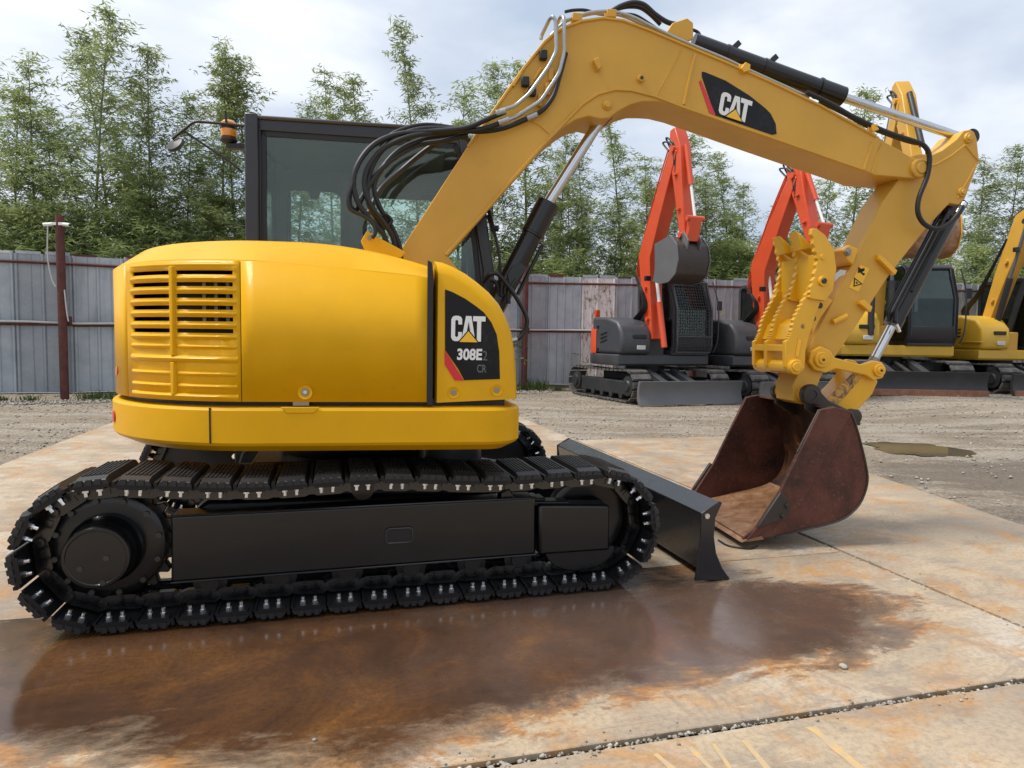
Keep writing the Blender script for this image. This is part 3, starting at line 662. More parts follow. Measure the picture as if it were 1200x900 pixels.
# bracket with hose guide on the hood
prism('hose_bracket',[(0.012,1.792),(0.045,1.849),(0.262,1.739),(0.233,1.709),(0.045,1.713)],-.36,-.34,'yellow',UP,.003)
cyl('bracket_bolt',(0,0,0),(0,.02,0),.012,'pin_steel',UP).location=([(0.060,1.811)][0][0],-.37,[(0.060,1.811)][0][1])
# ---- deck and boom foot
box('boom_foot',.05,.62,-.24,.24,.86,1.35,'yellow',UP,.02)
prism('front_bracket',[(.5,.80),(.80,.80),(.86,.88),(.84,1.0),(.60,1.2),(.5,1.2)],-.17,.17,'black',UP,.015)
lathe('swing_motor_cover',[(0,.18),(.12,.18),(.14,.16),(.14,0)],(.5,-.55,.60),(0,0,1),'black',UP,24)
# ---- cab (far side of the boom)
cabo=[(-0.708,1.746),(-0.709,2.592),(-0.634,2.589),(0.634,2.578),(0.690,2.435),(0.724,2.250),(0.754,2.090),(0.790,1.848),(0.814,1.631)]
cx0,cz0=cabo[1]
zr=cz0
CY0,CY1=.12,1.08
outer=[(cx0,.96),(cx0,zr-.012),(cx0+.02,zr),(cabo[3][0]-.03,cabo[3][1]),(cabo[3][0],cabo[3][1]-.03)]+cabo[4:]+[(cabo[-1][0]+.01,1.2),(cabo[-1][0]-.05,.96)]
FRX=lambda z:np.interp(z,[.96,1.2,1.7,2.2,2.6],[cabo[-1][0]-.05,cabo[-1][0],cabo[-1][0],cabo[5][0],cabo[3][0]])
CAB=empty('cab',(0,0,0),0,UP)
win_near=inset_poly(outer,.085)
def frame_ring(poly_o,poly_i,y0,y1,mat,nm,par,bevel=.006):
    bm=bmesh.new(); n=len(poly_o)
    rows=[[bm.verts.new((x,y,z)) for x,z in P] for P,y in ((poly_o,y0),(poly_i,y0),(poly_i,y1),(poly_o,y1))]
    for k in range(4):
        a,b_=rows[k],rows[(k+1)%4]
        for i in range(n): bm.faces.new((a[i],a[(i+1)%n],b_[(i+1)%n],b_[i]))
    bmesh.ops.recalc_face_normals(bm,faces=bm.faces[:]); return link(bm,nm,mat,par,bevel=bevel)
def rounded(poly,rad=.06,k=5):
    P=[Vector((x,0,z)) for x,z in poly]; out_=[]; n=len(P)
    for i in range(n):
        a=P[i-1]-P[i]; b_=P[(i+1)%n]-P[i]; ra=min(rad,a.length*.45,b_.length*.45); A=P[i]+a.normalized()*ra; B=P[i]+b_.normalized()*ra
        for j in range(k+1):
            t=j/k; q=(1-t)**2*A+2*t*(1-t)*P[i]+t*t*B; out_.append((q.x,q.z))
    return out_
nr=frame_ring(outer,win_near,CY0,CY0+.05,'cab_dark','side_frame',CAB)
frame_ring(rounded(inset_poly(outer,.07),.10),rounded(inset_poly(outer,.115),.09),CY0+.010,CY0+.016,'rubber','window_seal',CAB,.002)
prism('side_glass',inset_poly(outer,.10),CY0+.018,CY0+.022,'glass_clear',CAB,0)
# rear pillar standing proud of the frame
box('rear_pillar',cx0-.002,cx0+.075,CY0-.035,CY0+.05,.96,zr+.004,'cab_dark',CAB,.008)
# far side: solid panel with two openings, built as a frame of strips
xa,xb=cx0,cabo[-1][0]
fy0,fy1=CY1-.05,CY1
o1=[(-0.656,2.356),(-0.241,2.362),(-0.242,1.873),(-0.659,1.860)]; o2=[(-0.072,2.325),(0.782,2.350),(0.787,1.906),(-0.071,1.879)]
za=o1[0][1]; X1,X2=o1[0][0],o1[1][0]; X3,X4=o2[0][0],FRX(2.0)-.09; zb=o2[0][1]
fs=bmesh.new()
bm_box(fs,xa,X1,fy0,fy1,.96,zr-.01); bm_box(fs,X1,X2,fy0,fy1,za,zr-.01); bm_box(fs,X2,X3,fy0,fy1,.96,zr-.01); bm_box(fs,X3,X4,fy0,fy1,zb,zr-.01)
bm_box(fs,X1,X2,fy0,fy1,.96,1.2); bm_box(fs,X3,X4,fy0,fy1,.96,1.2)
link(fs,'door_side','interior',CAB)
box('door_glass',X1,X2,CY1-.03,CY1-.026,1.2,za,'glass_tint',CAB,0); box('door_glass',X3,X4,CY1-.03,CY1-.026,1.2,zb,'glass_tint',CAB,0)
for (xa_,xb_,zt_) in ((X1,X2,za),(X3,X4,zb)):
    a_=[(xa_-.03,1.18),(xa_-.03,zt_+.03),(xb_+.03,zt_+.03),(xb_+.03,1.18)]; b__=[(xa_+.012,1.21),(xa_+.012,zt_-.012),(xb_-.012,zt_-.012),(xb_-.012,1.21)]
    frame_ring(rounded(a_,.05),rounded(b__,.07),CY1-.056,CY1-.048,'interior','opening_seal',CAB,.0)
m0=[(-0.491,2.351),(-0.393,2.349),(-0.418,2.285),(-0.467,2.283)]; prism('grab_handle',m0,CY1-.08,CY1-.05,'interior',CAB,.004)
frame_ring(outer,win_near,fy1-.004,fy1+.02,'cab_dark','far_frame',CAB)
# roof, rear, floor, front posts
rp=[(cx0,zr-.05),(cx0,zr-.008),(cx0+.03,zr+.012),(cabo[3][0]-.08,cabo[3][1]+.012),(cabo[3][0]-.01,cabo[3][1]-.02),(cabo[3][0]-.01,cabo[3][1]-.06)]
prism('roof',rp,CY0+.02,CY1-.02,'cab_dark',CAB,.012,3)
tube('roof_gutter',[(cx0+.07,CY0-.006,zr-.012),(.2,CY0-.006,(zr+cabo[3][1])/2-.01),(cabo[3][0]-.02,CY0-.006,cabo[3][1]-.012)],.012,'dark_grey',CAB,8,'n')
box('rear_wall',cx0,cx0+.03,CY0+.05,CY1-.05,.96,1.62,'cab_dark',CAB,.004); box('rear_glass',cx0+.01,cx0+.015,CY0+.05,CY1-.05,1.62,zr-.05,'glass_tint',CAB,0)
box('floor',cx0,.80,CY0,CY1,.95,1.05,'interior',CAB,.0)
fr=[(FRX(z),z) for z in (1.2,1.7,2.1,cabo[3][1]-.05)]
for y in (CY0+.0,CY1-.06):
    for (a,b_) in zip(fr,fr[1:]):
        pass
    prism('front_post',[(x,z) for x,z in fr]+[(x-.075,z) for x,z in fr[::-1]],y-.012,y+.06,'cab_dark',CAB,.008)
prism('windscreen',[(x-.02,z) for x,z in fr]+[(x-.024,z) for x,z in fr[::-1]],CY0+.06,CY1-.06,'glass_tint',CAB,0)
prism('lower_front',[(.80,.96),(cabo[-1][0],1.2),(cabo[-1][0],1.72),(cabo[-1][0]-.05,1.72),(.72,.96)],CY0+.04,CY1-.04,'cab_dark',CAB,.006)
# interior: seat, headrest, console, dark sun blind, levers
st=box('seat',-.36,.12,.38,.82,1.18,1.34,'seat_grey',CAB,.05)
prism('seat_back',[(-.34,1.30),(-.22,1.32),(-.30,1.70),(-.38,1.70),(-.42,1.4)],.38,.82,'seat_grey',CAB,.04)
box('right_console',-.2,.55,.20,.36,1.05,1.52,'interior',CAB,.02)
cyl('joystick',(.30,.28,1.5),(.33,.28,1.72),.018,'rubber',CAB); 
box('monitor',.48,.53,.22,.42,1.62,1.78,'rubber',CAB,.01)
sb=[(0.198,2.694),(0.766,2.744),(0.770,2.348),(0.224,2.324)]
prism('sun_blind',sb,.86,.90,'seat_grey',CAB,.004)
box('headliner',cx0+.05,.5,CY0+.08,CY1-.06,zr-.10,zr-.06,'interior',CAB,.01)
tube('wiper_cable',[(.55,.18,1.25),(.45,.22,1.6),(.40,.2,1.9),(.46,.2,2.2)],.01,'rubber',CAB,6)
for k in range(3):
    tube('front_hose',[(FRX(1.3)+.02+.012*k,CY0-.01,1.45+.05*k),(FRX(1.7)+.03,CY0-.02,1.8),(FRX(2.1)+.02,CY0-.01,2.05+.05*k)],.008,'rubber',CAB,6)
cyl('wiper_motor',(FRX(1.95)+.02,CY0,1.97),(FRX(1.95)+.07,CY0,1.97),.02,'rubber',CAB)
# beacon and mirror on the rear corner of the roof
bp_=[(-0.869,2.575)][0]
bcn=lathe('beacon',[(0,.032),(.012,.032),(.014,.045),(.055,.05),(.10,.046),(.115,.03),(.118,0)],(bp_[0],.35,bp_[1]-.07),(0,0,1),'amber',UP,24)
lathe('beacon_base',[(0,.03),(.02,.052),(.035,.05),(.036,0)],(bp_[0],.35,bp_[1]-.10),(0,0,1),'rubber',bcn,20)
lathe('beacon_band',[(0,.051),(.03,.053)],(bp_[0],.35,bp_[1]-.012),(0,0,1),'rubber',bcn,20)
box('beacon_bracket',bp_[0]-.01,cx0+.01,.32,.38,bp_[1]-.13,bp_[1]-.10,'rubber',bcn,.004)
tube('antenna',[(bp_[0]+.0,.30,bp_[1]+.01),(bp_[0]-.005,.30,bp_[1]+.09)],.008,'rubber',bcn,6,'n')
mr=tube('mirror_arm',[(-0.743,0.300,2.577),(-0.886,0.300,2.585),(-1.058,0.300,2.590),(-1.191,0.300,2.474)],.009,'rubber',UP,8,'r')
tube('mirror_arm',[(-1.125,0.300,2.529),(-1.000,0.300,2.447),(-0.848,0.300,2.350),(-0.777,0.300,2.290)],.007,'rubber',UP,8,'r')
mc_=[(-1.166,0.300,2.433)][0]
o=lathe('mirror',[(0,.05),(.008,.058),(.02,.05),(.028,.0)],(0,0,0),(0,0,1),'rubber',UP,24); o.scale=(1,1.15,1); o.location=mc_; o.rotation_euler=(R(20),R(-55),R(35))
gl=lathe('mirror_glass',[(0,.0),(.001,.049),(.003,0)],(0,0,-.003),(0,0,1),'mirror',o,24)
# ---------------------------------------------------------------- boom
BY=.16
bo=[(0.690,1.193),(0.209,1.751),(0.610,2.390),(0.810,2.679),(0.941,2.870),(1.062,3.027),(1.128,3.091),(1.195,3.133),(1.293,3.173),(1.424,3.201),(1.546,3.195),(1.627,3.179),(1.708,3.156),(1.928,3.086),(2.208,2.999),(2.495,2.908),(2.847,2.781),(3.260,2.608),(3.317,2.573),(3.511,2.486),(3.586,2.467),(3.632,2.420),(3.604,2.364),(3.537,2.350),(3.256,2.358),(3.182,2.382),(2.863,2.463),(2.509,2.555),(2.222,2.633),(1.940,2.709),(1.830,2.728),(1.753,2.728),(1.677,2.723),(1.602,2.698),(1.534,2.658),(1.476,2.614),(1.422,2.604),(1.348,2.617),(1.269,2.592),(1.201,2.548),(1.088,2.451),(0.884,2.214),(0.500,1.755),(0.898,1.248)]
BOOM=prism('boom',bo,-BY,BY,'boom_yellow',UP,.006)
def strip(pts,w,th,y,mat,par,nm):    # a raised weld or rib along an xz polyline on the near face
    bm=bmesh.new(); P=[Vector(p) for p in pts]; n=len(P); L_=[];R_=[]
    for i,p in enumerate(P):
        d=(P[min(i+1,n-1)]-P[max(i-1,0)]).normalized(); nn=Vector((-d.y,d.x))*w/2; L_.append(p+nn);R_.append(p-nn)
    ra=[[bm.verts.new((a.x,y+.002,a.y)) for a in L_],[bm.verts.new((a.x*.75+b_.x*.25,y-th,a.y*.75+b_.y*.25)) for a,b_ in zip(L_,R_)],[bm.verts.new((a.x*.25+b_.x*.75,y-th,a.y*.25+b_.y*.75)) for a,b_ in zip(L_,R_)],[bm.verts.new((b_.x,y+.002,b_.y)) for b_ in R_]]
    for a,b_ in zip(ra,ra[1:]):
        for i in range(n-1): bm.faces.new((a[i],a[i+1],b_[i+1],b_[i]))
    for i in (0,n-1): bm.faces.new([r[i] for r in ra])
    bmesh.ops.recalc_face_normals(bm,faces=bm.faces[:]); return link(bm,nm,mat,par,smooth=True,auto=50)
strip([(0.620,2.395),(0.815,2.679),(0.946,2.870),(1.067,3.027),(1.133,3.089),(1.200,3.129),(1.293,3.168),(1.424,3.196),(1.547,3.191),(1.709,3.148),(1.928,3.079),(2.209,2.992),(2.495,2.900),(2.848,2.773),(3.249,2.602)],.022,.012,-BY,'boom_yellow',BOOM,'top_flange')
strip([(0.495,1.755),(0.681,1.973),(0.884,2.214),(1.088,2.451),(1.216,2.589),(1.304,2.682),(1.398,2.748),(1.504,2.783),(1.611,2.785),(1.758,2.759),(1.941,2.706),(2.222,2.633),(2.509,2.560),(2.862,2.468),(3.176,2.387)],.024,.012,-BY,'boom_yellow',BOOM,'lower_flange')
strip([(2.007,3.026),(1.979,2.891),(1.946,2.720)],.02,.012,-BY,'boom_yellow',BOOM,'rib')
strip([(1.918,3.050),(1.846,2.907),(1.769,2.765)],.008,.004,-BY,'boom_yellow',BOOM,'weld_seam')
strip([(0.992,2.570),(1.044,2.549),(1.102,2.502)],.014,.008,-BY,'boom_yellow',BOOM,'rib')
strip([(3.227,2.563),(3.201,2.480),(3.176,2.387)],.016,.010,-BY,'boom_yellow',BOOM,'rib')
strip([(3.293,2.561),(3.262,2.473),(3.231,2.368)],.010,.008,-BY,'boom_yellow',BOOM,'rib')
prism('lug',[(1.361,2.939),(1.393,2.952),(1.413,2.898),(1.389,2.876)],-.20,-.16,'boom_yellow',BOOM,.004)
def boss(p,r,y0,y1,mat,par,nm='boss',rh=0,core='pin_steel'):
    o=lathe(nm,[(0,r),(y0-y1-.006,r),(y0-y1,r*.88),(y0-y1,0)],(p[0],y0,p[1]),(0,-1,0),mat,par,28)
    if rh: 
        lathe(nm+'_cap',[(0,rh),(.006,rh),(.01,rh*.85),(.01,0)],(p[0],y1,p[1]),(0,-1,0),core,o,20)
    return o
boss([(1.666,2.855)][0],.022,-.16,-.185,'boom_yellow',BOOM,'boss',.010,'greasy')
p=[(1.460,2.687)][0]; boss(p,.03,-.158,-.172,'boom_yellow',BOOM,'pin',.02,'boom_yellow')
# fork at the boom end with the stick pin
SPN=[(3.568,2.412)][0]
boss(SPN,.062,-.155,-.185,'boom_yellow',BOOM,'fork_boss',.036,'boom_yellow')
for dx in (.2,.6): pass
# arc plate with top bracket for the arm cylinder
for y in (-.075,.055):
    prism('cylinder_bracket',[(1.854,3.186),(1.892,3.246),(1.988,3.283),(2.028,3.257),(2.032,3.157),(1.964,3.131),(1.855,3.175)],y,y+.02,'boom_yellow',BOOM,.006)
def decal_boom():
    y=-BY
    d=sheet('decal',[(2.057,2.926),(2.076,2.925),(2.212,2.883),(2.373,2.803),(2.484,2.731),(2.519,2.702),(2.556,2.641),(2.565,2.579),(2.536,2.572),(2.334,2.623),(2.152,2.670),(2.058,2.896)],y-.001,'decal_black',BOOM,.0025)
    sheet('decal_stripe',[(2.039,2.866),(2.053,2.875),(2.155,2.670),(2.113,2.683)],y-.001,'red',BOOM,.003)
    cat_logo(*basis([(2.170,2.680),(2.373,2.630),(2.191,2.816)]),y-.0035,d)
decal_boom()
# pipe clamps, blocks on the boom's back
for px in [(1.087,2.756),(1.042,2.688),(1.107,2.842)]: box('pipe_clamp',px[0]-.012,px[0]+.012,-.19,-.16,px[1]-.04,px[1]+.03,'boom_yellow',BOOM,.003)
for px in [(1.058,2.948),(0.952,2.787),(0.994,2.735)]: box('valve_block',px[0]-.022,px[0]+.022,-.20,-.16,px[1]-.03,px[1]+.025,'rubber',BOOM,.006)
for px,py in [(0.911,2.809),(1.029,2.846),(0.983,2.774)]: strip([(px-.03,py-.05),(px+.02,py+.03)],.02,.018,-BY,'boom_yellow',BOOM,'clip')
# steel pipes
pipes=[[(0.777,-0.280,2.568),(0.887,-0.240,2.622),(0.966,-0.240,2.695),(1.080,-0.240,2.858),(1.124,-0.240,2.949),(1.116,-0.240,3.122),(1.100,-0.240,3.145),(1.092,-0.180,3.158),(1.061,-0.100,3.097),(1.056,-0.100,3.072)],
 [(0.803,-0.280,2.511),(0.900,-0.220,2.570),(1.041,-0.220,2.667),(1.146,-0.220,2.831),(1.175,-0.220,2.951),(1.171,-0.220,3.155),(1.162,-0.160,3.192),(1.143,-0.080,3.138)]]
for P in pipes: tube('steel_pipe',P,.0115,'steel_pipe',BOOM,8,'r')
tube('steel_pipe',[(1.190,-0.130,3.179),(1.247,-0.130,3.198),(1.341,-0.130,3.236),(1.426,-0.130,3.252),(1.511,-0.130,3.254),(1.619,-0.130,3.233),(1.729,-0.130,3.191),(1.940,-0.130,3.115),(2.222,-0.130,3.028),(2.354,-0.130,2.980),(2.545,-0.130,2.915),(2.794,-0.130,2.830)],.010,'steel_pipe',BOOM,8)
tube('steel_pipe',[(1.118,-0.080,3.105),(1.206,-0.080,3.193),(1.354,-0.080,3.250),(1.451,-0.080,3.263),(1.570,-0.080,3.257),(1.735,-0.080,3.204),(1.959,-0.080,3.143)],.009,'steel_pipe',BOOM,8)
tube('hose',[(1.196,-0.170,2.973),(1.155,-0.180,2.818),(1.119,-0.190,2.708),(1.056,-0.200,2.621),(0.985,-0.200,2.577)],.014,'rubber',BOOM,8)
cyl('hose_fitting',*[(1.021,-0.200,2.594),(0.960,-0.200,2.566)],.020,'steel_pipe',BOOM); cyl('hose_fitting',*[(0.823,-0.270,2.579),(0.768,-0.270,2.561)],.018,'steel_pipe',BOOM); cyl('hose_fitting',*[(0.844,-0.270,2.532),(0.784,-0.270,2.509)],.018,'steel_pipe',BOOM)
tube('hose',[(1.211,-0.050,3.268),(1.264,-0.050,3.282),(1.339,-0.050,3.288),(1.415,-0.050,3.274),(1.481,-0.050,3.274)],.010,'rubber',BOOM,8)
tube('hose',[(1.510,-0.020,3.306),(1.575,-0.020,3.347),(1.652,-0.020,3.374),(1.724,-0.020,3.365),(1.798,-0.020,3.313),(1.878,-0.020,3.273),(1.946,-0.020,3.263)],.016,'rubber',BOOM,8)
tube('hose',[(1.557,0.030,3.349),(1.629,0.030,3.370),(1.713,0.030,3.372),(1.782,0.030,3.336),(1.852,0.030,3.278)],.013,'rubber',BOOM,8)
tube('hose',[(2.031,0.020,3.261),(2.065,0.020,3.258),(2.100,0.020,3.245),(2.118,0.020,3.220)],.010,'rubber',BOOM,8)
tube('hose',[(1.563,-0.100,3.262),(1.645,-0.100,3.259),(1.739,-0.100,3.215),(1.812,-0.100,3.175)],.008,'rubber',BOOM,8)
for q in [(1.268,-0.130,3.210),(1.479,-0.130,3.249),(2.337,-0.130,2.984)]: box('pipe_clamp',q[0]-.03,q[0]+.03,q[1]-.02,q[1]+.05,q[2]-.035,q[2]+.012,'boom_yellow',BOOM,.004)
prism('pipe_hook',[(2.300,2.955),(2.327,2.993),(2.361,2.980),(2.357,2.944),(2.318,2.931)],-.19,-.12,'link_yellow',BOOM,.003)
# hose bundle from the boom down to the deck
HB=[[(0.824,-0.260,2.577),(0.724,-0.270,2.529),(0.592,-0.270,2.469),(0.397,-0.270,2.438),(0.220,-0.300,2.405),(0.091,-0.340,2.335),(0.010,-0.380,2.227),(-0.024,-0.400,2.110),(0.003,-0.400,1.992),(0.075,-0.380,1.897),(0.139,-0.350,1.829),(0.166,-0.320,1.720)],
 [(0.805,-0.260,2.513),(0.667,-0.250,2.469),(0.471,-0.250,2.444),(0.277,-0.300,2.394),(0.127,-0.330,2.307),(0.046,-0.360,2.188),(0.033,-0.370,2.083),(0.074,-0.370,1.978),(0.147,-0.340,1.888),(0.189,-0.310,1.818),(0.203,-0.300,1.714)],
 [(0.965,-0.200,2.566),(0.820,-0.220,2.497),(0.670,-0.220,2.469),(0.496,-0.220,2.474),(0.325,-0.270,2.444),(0.192,-0.300,2.375),(0.095,-0.330,2.259),(0.049,-0.340,2.128),(0.054,-0.340,2.006),(0.108,-0.310,1.901),(0.145,-0.280,1.811),(0.159,-0.280,1.715)],
 [(0.653,-0.180,2.490),(0.523,-0.180,2.453),(0.374,-0.180,2.425),(0.219,-0.260,2.327),(0.116,-0.300,2.197),(0.080,-0.310,2.098),(0.117,-0.300,1.984),(0.183,-0.270,1.881),(0.221,-0.260,1.788),(0.231,-0.260,1.705)],
 [(0.612,-0.200,2.452),(0.473,-0.200,2.410),(0.325,-0.200,2.378),(0.191,-0.270,2.279),(0.089,-0.320,2.163),(0.018,-0.360,2.029),(-0.013,-0.380,1.958),(-0.043,-0.400,1.972),(-0.047,-0.400,2.036),(-0.029,-0.400,2.101)]]
for P in HB: tube('hose',P,.0155,'rubber',UP,8)
tube('hose',[(-0.023,-0.410,2.099),(-0.049,-0.410,2.016),(-0.033,-0.410,1.952),(0.031,-0.410,1.922),(0.082,-0.410,1.883),(0.096,-0.410,1.837),(0.077,-0.410,1.804)],.011,'rubber',UP,8)
tube('hose',[(0.649,-0.050,2.458),(0.555,-0.050,2.483),(0.401,-0.050,2.414),(0.224,-0.050,2.264),(0.111,-0.200,2.115),(0.051,-0.300,1.957)],.017,'rubber',UP,8)
tube('hose_strap',[(0.103,-0.300,1.931),(0.145,-0.300,1.952),(0.179,-0.300,1.919),(0.136,-0.300,1.875),(0.103,-0.300,1.912)],.010,'rubber',UP,6)
tube('hose',[(0.600,-0.150,2.496),(0.374,-0.150,2.513),(0.203,-0.200,2.448),(0.103,-0.240,2.354)],.012,'rubber',UP,8)
# arm cylinder along the boom's back
ac=[(2.060,3.170),(3.097,2.901),(4.002,2.685)]
A0,A1,A2=[(p[0],0,p[1]) for p in ac]
acy=cyl('arm_cylinder',A0,A1,.058,'black',UP,n=32)
ab=(Vector(A1)-Vector(A0)).normalized()
cyl('cylinder_head',Vector(A1)-ab*.17,Vector(A1)+ab*.012,.064,'black',acy,n=32)
cyl('cylinder_rod',A1,A2,.029,'chrome',acy,n=24)
cyl('rod_eye',(A2[0]+.03,-.07,A2[2]-.01),(A2[0]+.03,.07,A2[2]-.01),.05,'black',acy)
for f in (.22,.47):
    q=Vector(A0)+ab*(Vector(A1)-Vector(A0)).length*f; M=Matrix.Translation(q)@Matrix.Rotation(math.atan2(-ab.z,ab.x)+.55,4,'Y')
    box('clamp_post',-.018,.018,-.02,.02,.04,.115,'black',acy,.004,M); 
    bm=bmesh.new(); bm_cyl(bm,q-ab*.012,q+ab*.012,.0625,n=28); link(bm,'clamp_band','black',acy,smooth=True)
cyl('cylinder_collar',Vector(A1)-ab*.17,Vector(A1)-ab*.158,.068,'black',acy,n=28)
# boom cylinder under the boom
bc_=[(0.851,1.542),(1.130,2.109),(1.482,2.682)]
B0,B1,B2=[Vector((p[0],0,p[1])) for p in bc_]; bd=(B1-B0).normalized()
bcy=cyl('boom_cylinder',B0-bd*.1,B1,.064,'black',UP,n=32); cyl('cylinder_head',B1-bd*.20,B1+bd*.012,.072,'black',bcy,n=32); cyl('cylinder_rod',B1,B2,.034,'chrome',bcy,n=24); cyl('cylinder_collar',B1-bd*.215,B1-bd*.203,.076,'black',bcy)
cyl('rod_eye',(B2.x,-.06,B2.z),(B2.x,.06,B2.z),.055,'black',bcy)
tube('feed_pipe',[tuple(B1-bd*.25+Vector((.085,0,-.03))),tuple(B1-bd*.6+Vector((.085,0,-.03)))],.012,'black',bcy,8,'n')
prism('hose_guard',[(0.868,1.655),(0.905,1.714),(0.952,1.731),(0.990,1.695),(0.933,1.615),(0.891,1.536)],-.12,-.08,'black',UP,.004)
for P in ([(0.727,-0.100,1.610),(0.758,-0.150,1.648),(0.804,-0.150,1.654),(0.863,-0.150,1.594),(0.932,-0.150,1.498),(0.987,-0.150,1.395),(0.982,-0.150,1.322),(0.946,-0.150,1.270),(0.904,-0.150,1.253)],
          [(0.859,-0.100,1.535),(0.869,-0.100,1.603),(0.905,-0.100,1.656),(0.963,-0.100,1.689)],[(0.841,-0.080,1.526),(0.845,-0.080,1.584),(0.887,-0.080,1.632),(0.945,-0.080,1.670)],[(0.879,-0.120,1.477),(0.878,-0.120,1.535),(0.898,-0.120,1.587),(0.929,-0.120,1.624)],[(0.829,-0.050,1.512),(0.823,-0.050,1.575),(0.801,-0.050,1.616),(0.769,-0.050,1.626)]):
    tube('hose',P,.0135,'rubber',UP,8)
cyl('hose_fitting',*[(0.931,-0.150,1.261),(0.894,-0.150,1.251)],.017,'steel_pipe',UP)
# ---------------------------------------------------------------- stick
SY=.11
so=[(3.972,2.704),(4.005,2.687),(4.027,2.643),(4.052,2.504),(3.963,2.247),(3.921,2.206),(3.851,2.214),(3.684,2.038),(3.550,1.870),(3.416,1.698),(3.250,1.440),(3.101,1.217),(2.980,1.052),(2.921,0.893),(2.849,0.859),(2.788,0.881),(2.777,0.983),(2.919,1.316),(3.097,1.655),(3.224,1.921),(3.357,2.198),(3.460,2.341),(3.526,2.500),(3.611,2.526),(3.699,2.525),(3.772,2.557),(3.875,2.635),(3.922,2.693)]
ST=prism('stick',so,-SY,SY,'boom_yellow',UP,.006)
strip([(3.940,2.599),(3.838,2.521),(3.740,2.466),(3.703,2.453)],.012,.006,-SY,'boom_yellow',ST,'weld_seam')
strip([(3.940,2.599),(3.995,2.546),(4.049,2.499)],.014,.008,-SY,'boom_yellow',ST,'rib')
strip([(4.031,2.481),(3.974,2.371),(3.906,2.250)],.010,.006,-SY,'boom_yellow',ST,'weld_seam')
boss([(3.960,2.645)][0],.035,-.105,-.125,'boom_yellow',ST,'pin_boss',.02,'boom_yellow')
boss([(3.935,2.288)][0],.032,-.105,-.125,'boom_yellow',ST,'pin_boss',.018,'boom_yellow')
for a in ([(3.327,1.852),(3.358,1.836),(3.463,1.750),(3.446,1.721),(3.328,1.819)],[(3.207,1.546),(3.238,1.552),(3.296,1.509),(3.285,1.474),(3.208,1.524)],):
    prism('lug',a,-.15,-.11,'link_yellow',ST,.004)
cc=[(3.060,1.414),(3.096,1.437)]
cyl('lug',(cc[0][0]-.03,-.13,cc[0][1]-.01),(cc[1][0]+.03,-.13,cc[1][1]+.01),.018,'link_yellow',ST)
# warning stickers
yS=-SY-.001
w1=[(3.217,1.787),(3.286,1.761),(3.214,1.608),(3.145,1.634)]
wd=sheet('warning_sticker',w1,yS,'decal_yellow',ST,.002)
tri=[(3.178,1.702),(3.242,1.659),(3.176,1.640)]
sheet('warning_triangle',tri,yS-.002,'decal_black',wd,.0015); sheet('warning_triangle_inside',inset_poly(tri,.0075),yS-.0035,'decal_yellow',wd,.0012)
a=inset_poly(tri,.014); sheet('warning_mark',a,yS-.0047,'decal_black',wd,.001)
sheet('warning_pictogram',[(3.202,1.731),(3.206,1.770),(3.225,1.759),(3.249,1.765),(3.250,1.749),(3.232,1.737),(3.257,1.727),(3.245,1.715),(3.220,1.734)],yS-.002,'decal_black',wd,.0015)
sheet('grey_sticker',[(3.043,1.721),(3.078,1.749),(3.121,1.745),(3.110,1.717),(3.074,1.705),(3.040,1.670)],yS,'silver_paint',ST,.002)
# cylinder hose on the stick
tube('hose',[(2.751,-0.170,2.845),(2.911,-0.170,2.787),(3.080,-0.170,2.712),(3.317,-0.180,2.626),(3.485,-0.200,2.576),(3.560,-0.200,2.553),(3.606,-0.200,2.491),(3.602,-0.200,2.365),(3.549,-0.200,2.216),(3.549,-0.200,2.117),(3.602,-0.200,2.048),(3.690,-0.200,2.024),(3.775,-0.200,2.060),(3.839,-0.200,2.129),(3.867,-0.200,2.180)],.0155,'rubber',ST,8)
tube('hose',[(2.884,-0.100,2.820),(3.067,-0.100,2.750),(3.253,-0.100,2.674),(3.503,-0.100,2.606),(3.615,-0.100,2.590)],.011,'rubber',ST,8)
tube('hose',[(3.750,-0.000,2.575),(3.804,-0.000,2.532),(3.825,-0.000,2.499)],.014,'rubber',ST,8)
prism('hose_clamp',[(3.196,2.665),(3.237,2.673),(3.251,2.636),(3.204,2.623)],-.19,-.15,'link_yellow',BOOM,.003)
# bucket cylinder
k0,k1,k2=[Vector((p[0],0,p[1])) for p in [(3.992,2.230),(3.561,1.403),(3.427,1.143)]]
kd=(k1-k0).normalized()
kc=cyl('bucket_cylinder',k0,k1,.055,'black',UP,n=28); cyl('cylinder_head',k1-kd*.06,k1+kd*.01,.060,'black',kc,n=28); cyl('cylinder_rod',k1,k2,.030,'chrome',kc); 
cyl('rod_end',k2-kd*.03,k2+kd*.03,.034,'pin_steel',kc)
prism('cylinder_clevis',[(3.911,2.273),(3.976,2.276),(4.044,2.232),(3.972,2.125),(3.909,2.099),(3.862,2.121)],-.06,.06,'black',kc,.01)
for dx,dy in ((-.075,-.06),(-.10,-.02)):
    tube('feed_pipe',[tuple(k0+kd*.06+Vector((dx,dy,.0))),tuple(k0+kd*.5+Vector((dx,dy,0))),tuple(k1-kd*.1+Vector((dx,dy,0))),tuple(k1-kd*.02+Vector((dx*.5,dy,0)))],.013,'black',kc,8,'r')
cyl('hose_fitting',*[(3.950,-0.120,2.216),(3.897,-0.120,2.146)],.018,'bolt_silver',kc)
cyl('hose_fitting',*[(3.537,-0.100,1.349),(3.509,-0.100,1.400)],.012,'bolt_silver',kc)
tube('protective_cord',[tuple(k0+kd*t+Vector((-.03,-.06,-.0))) for t in (.1,.3,.5,.68)],.010,'rubber',kc,6)
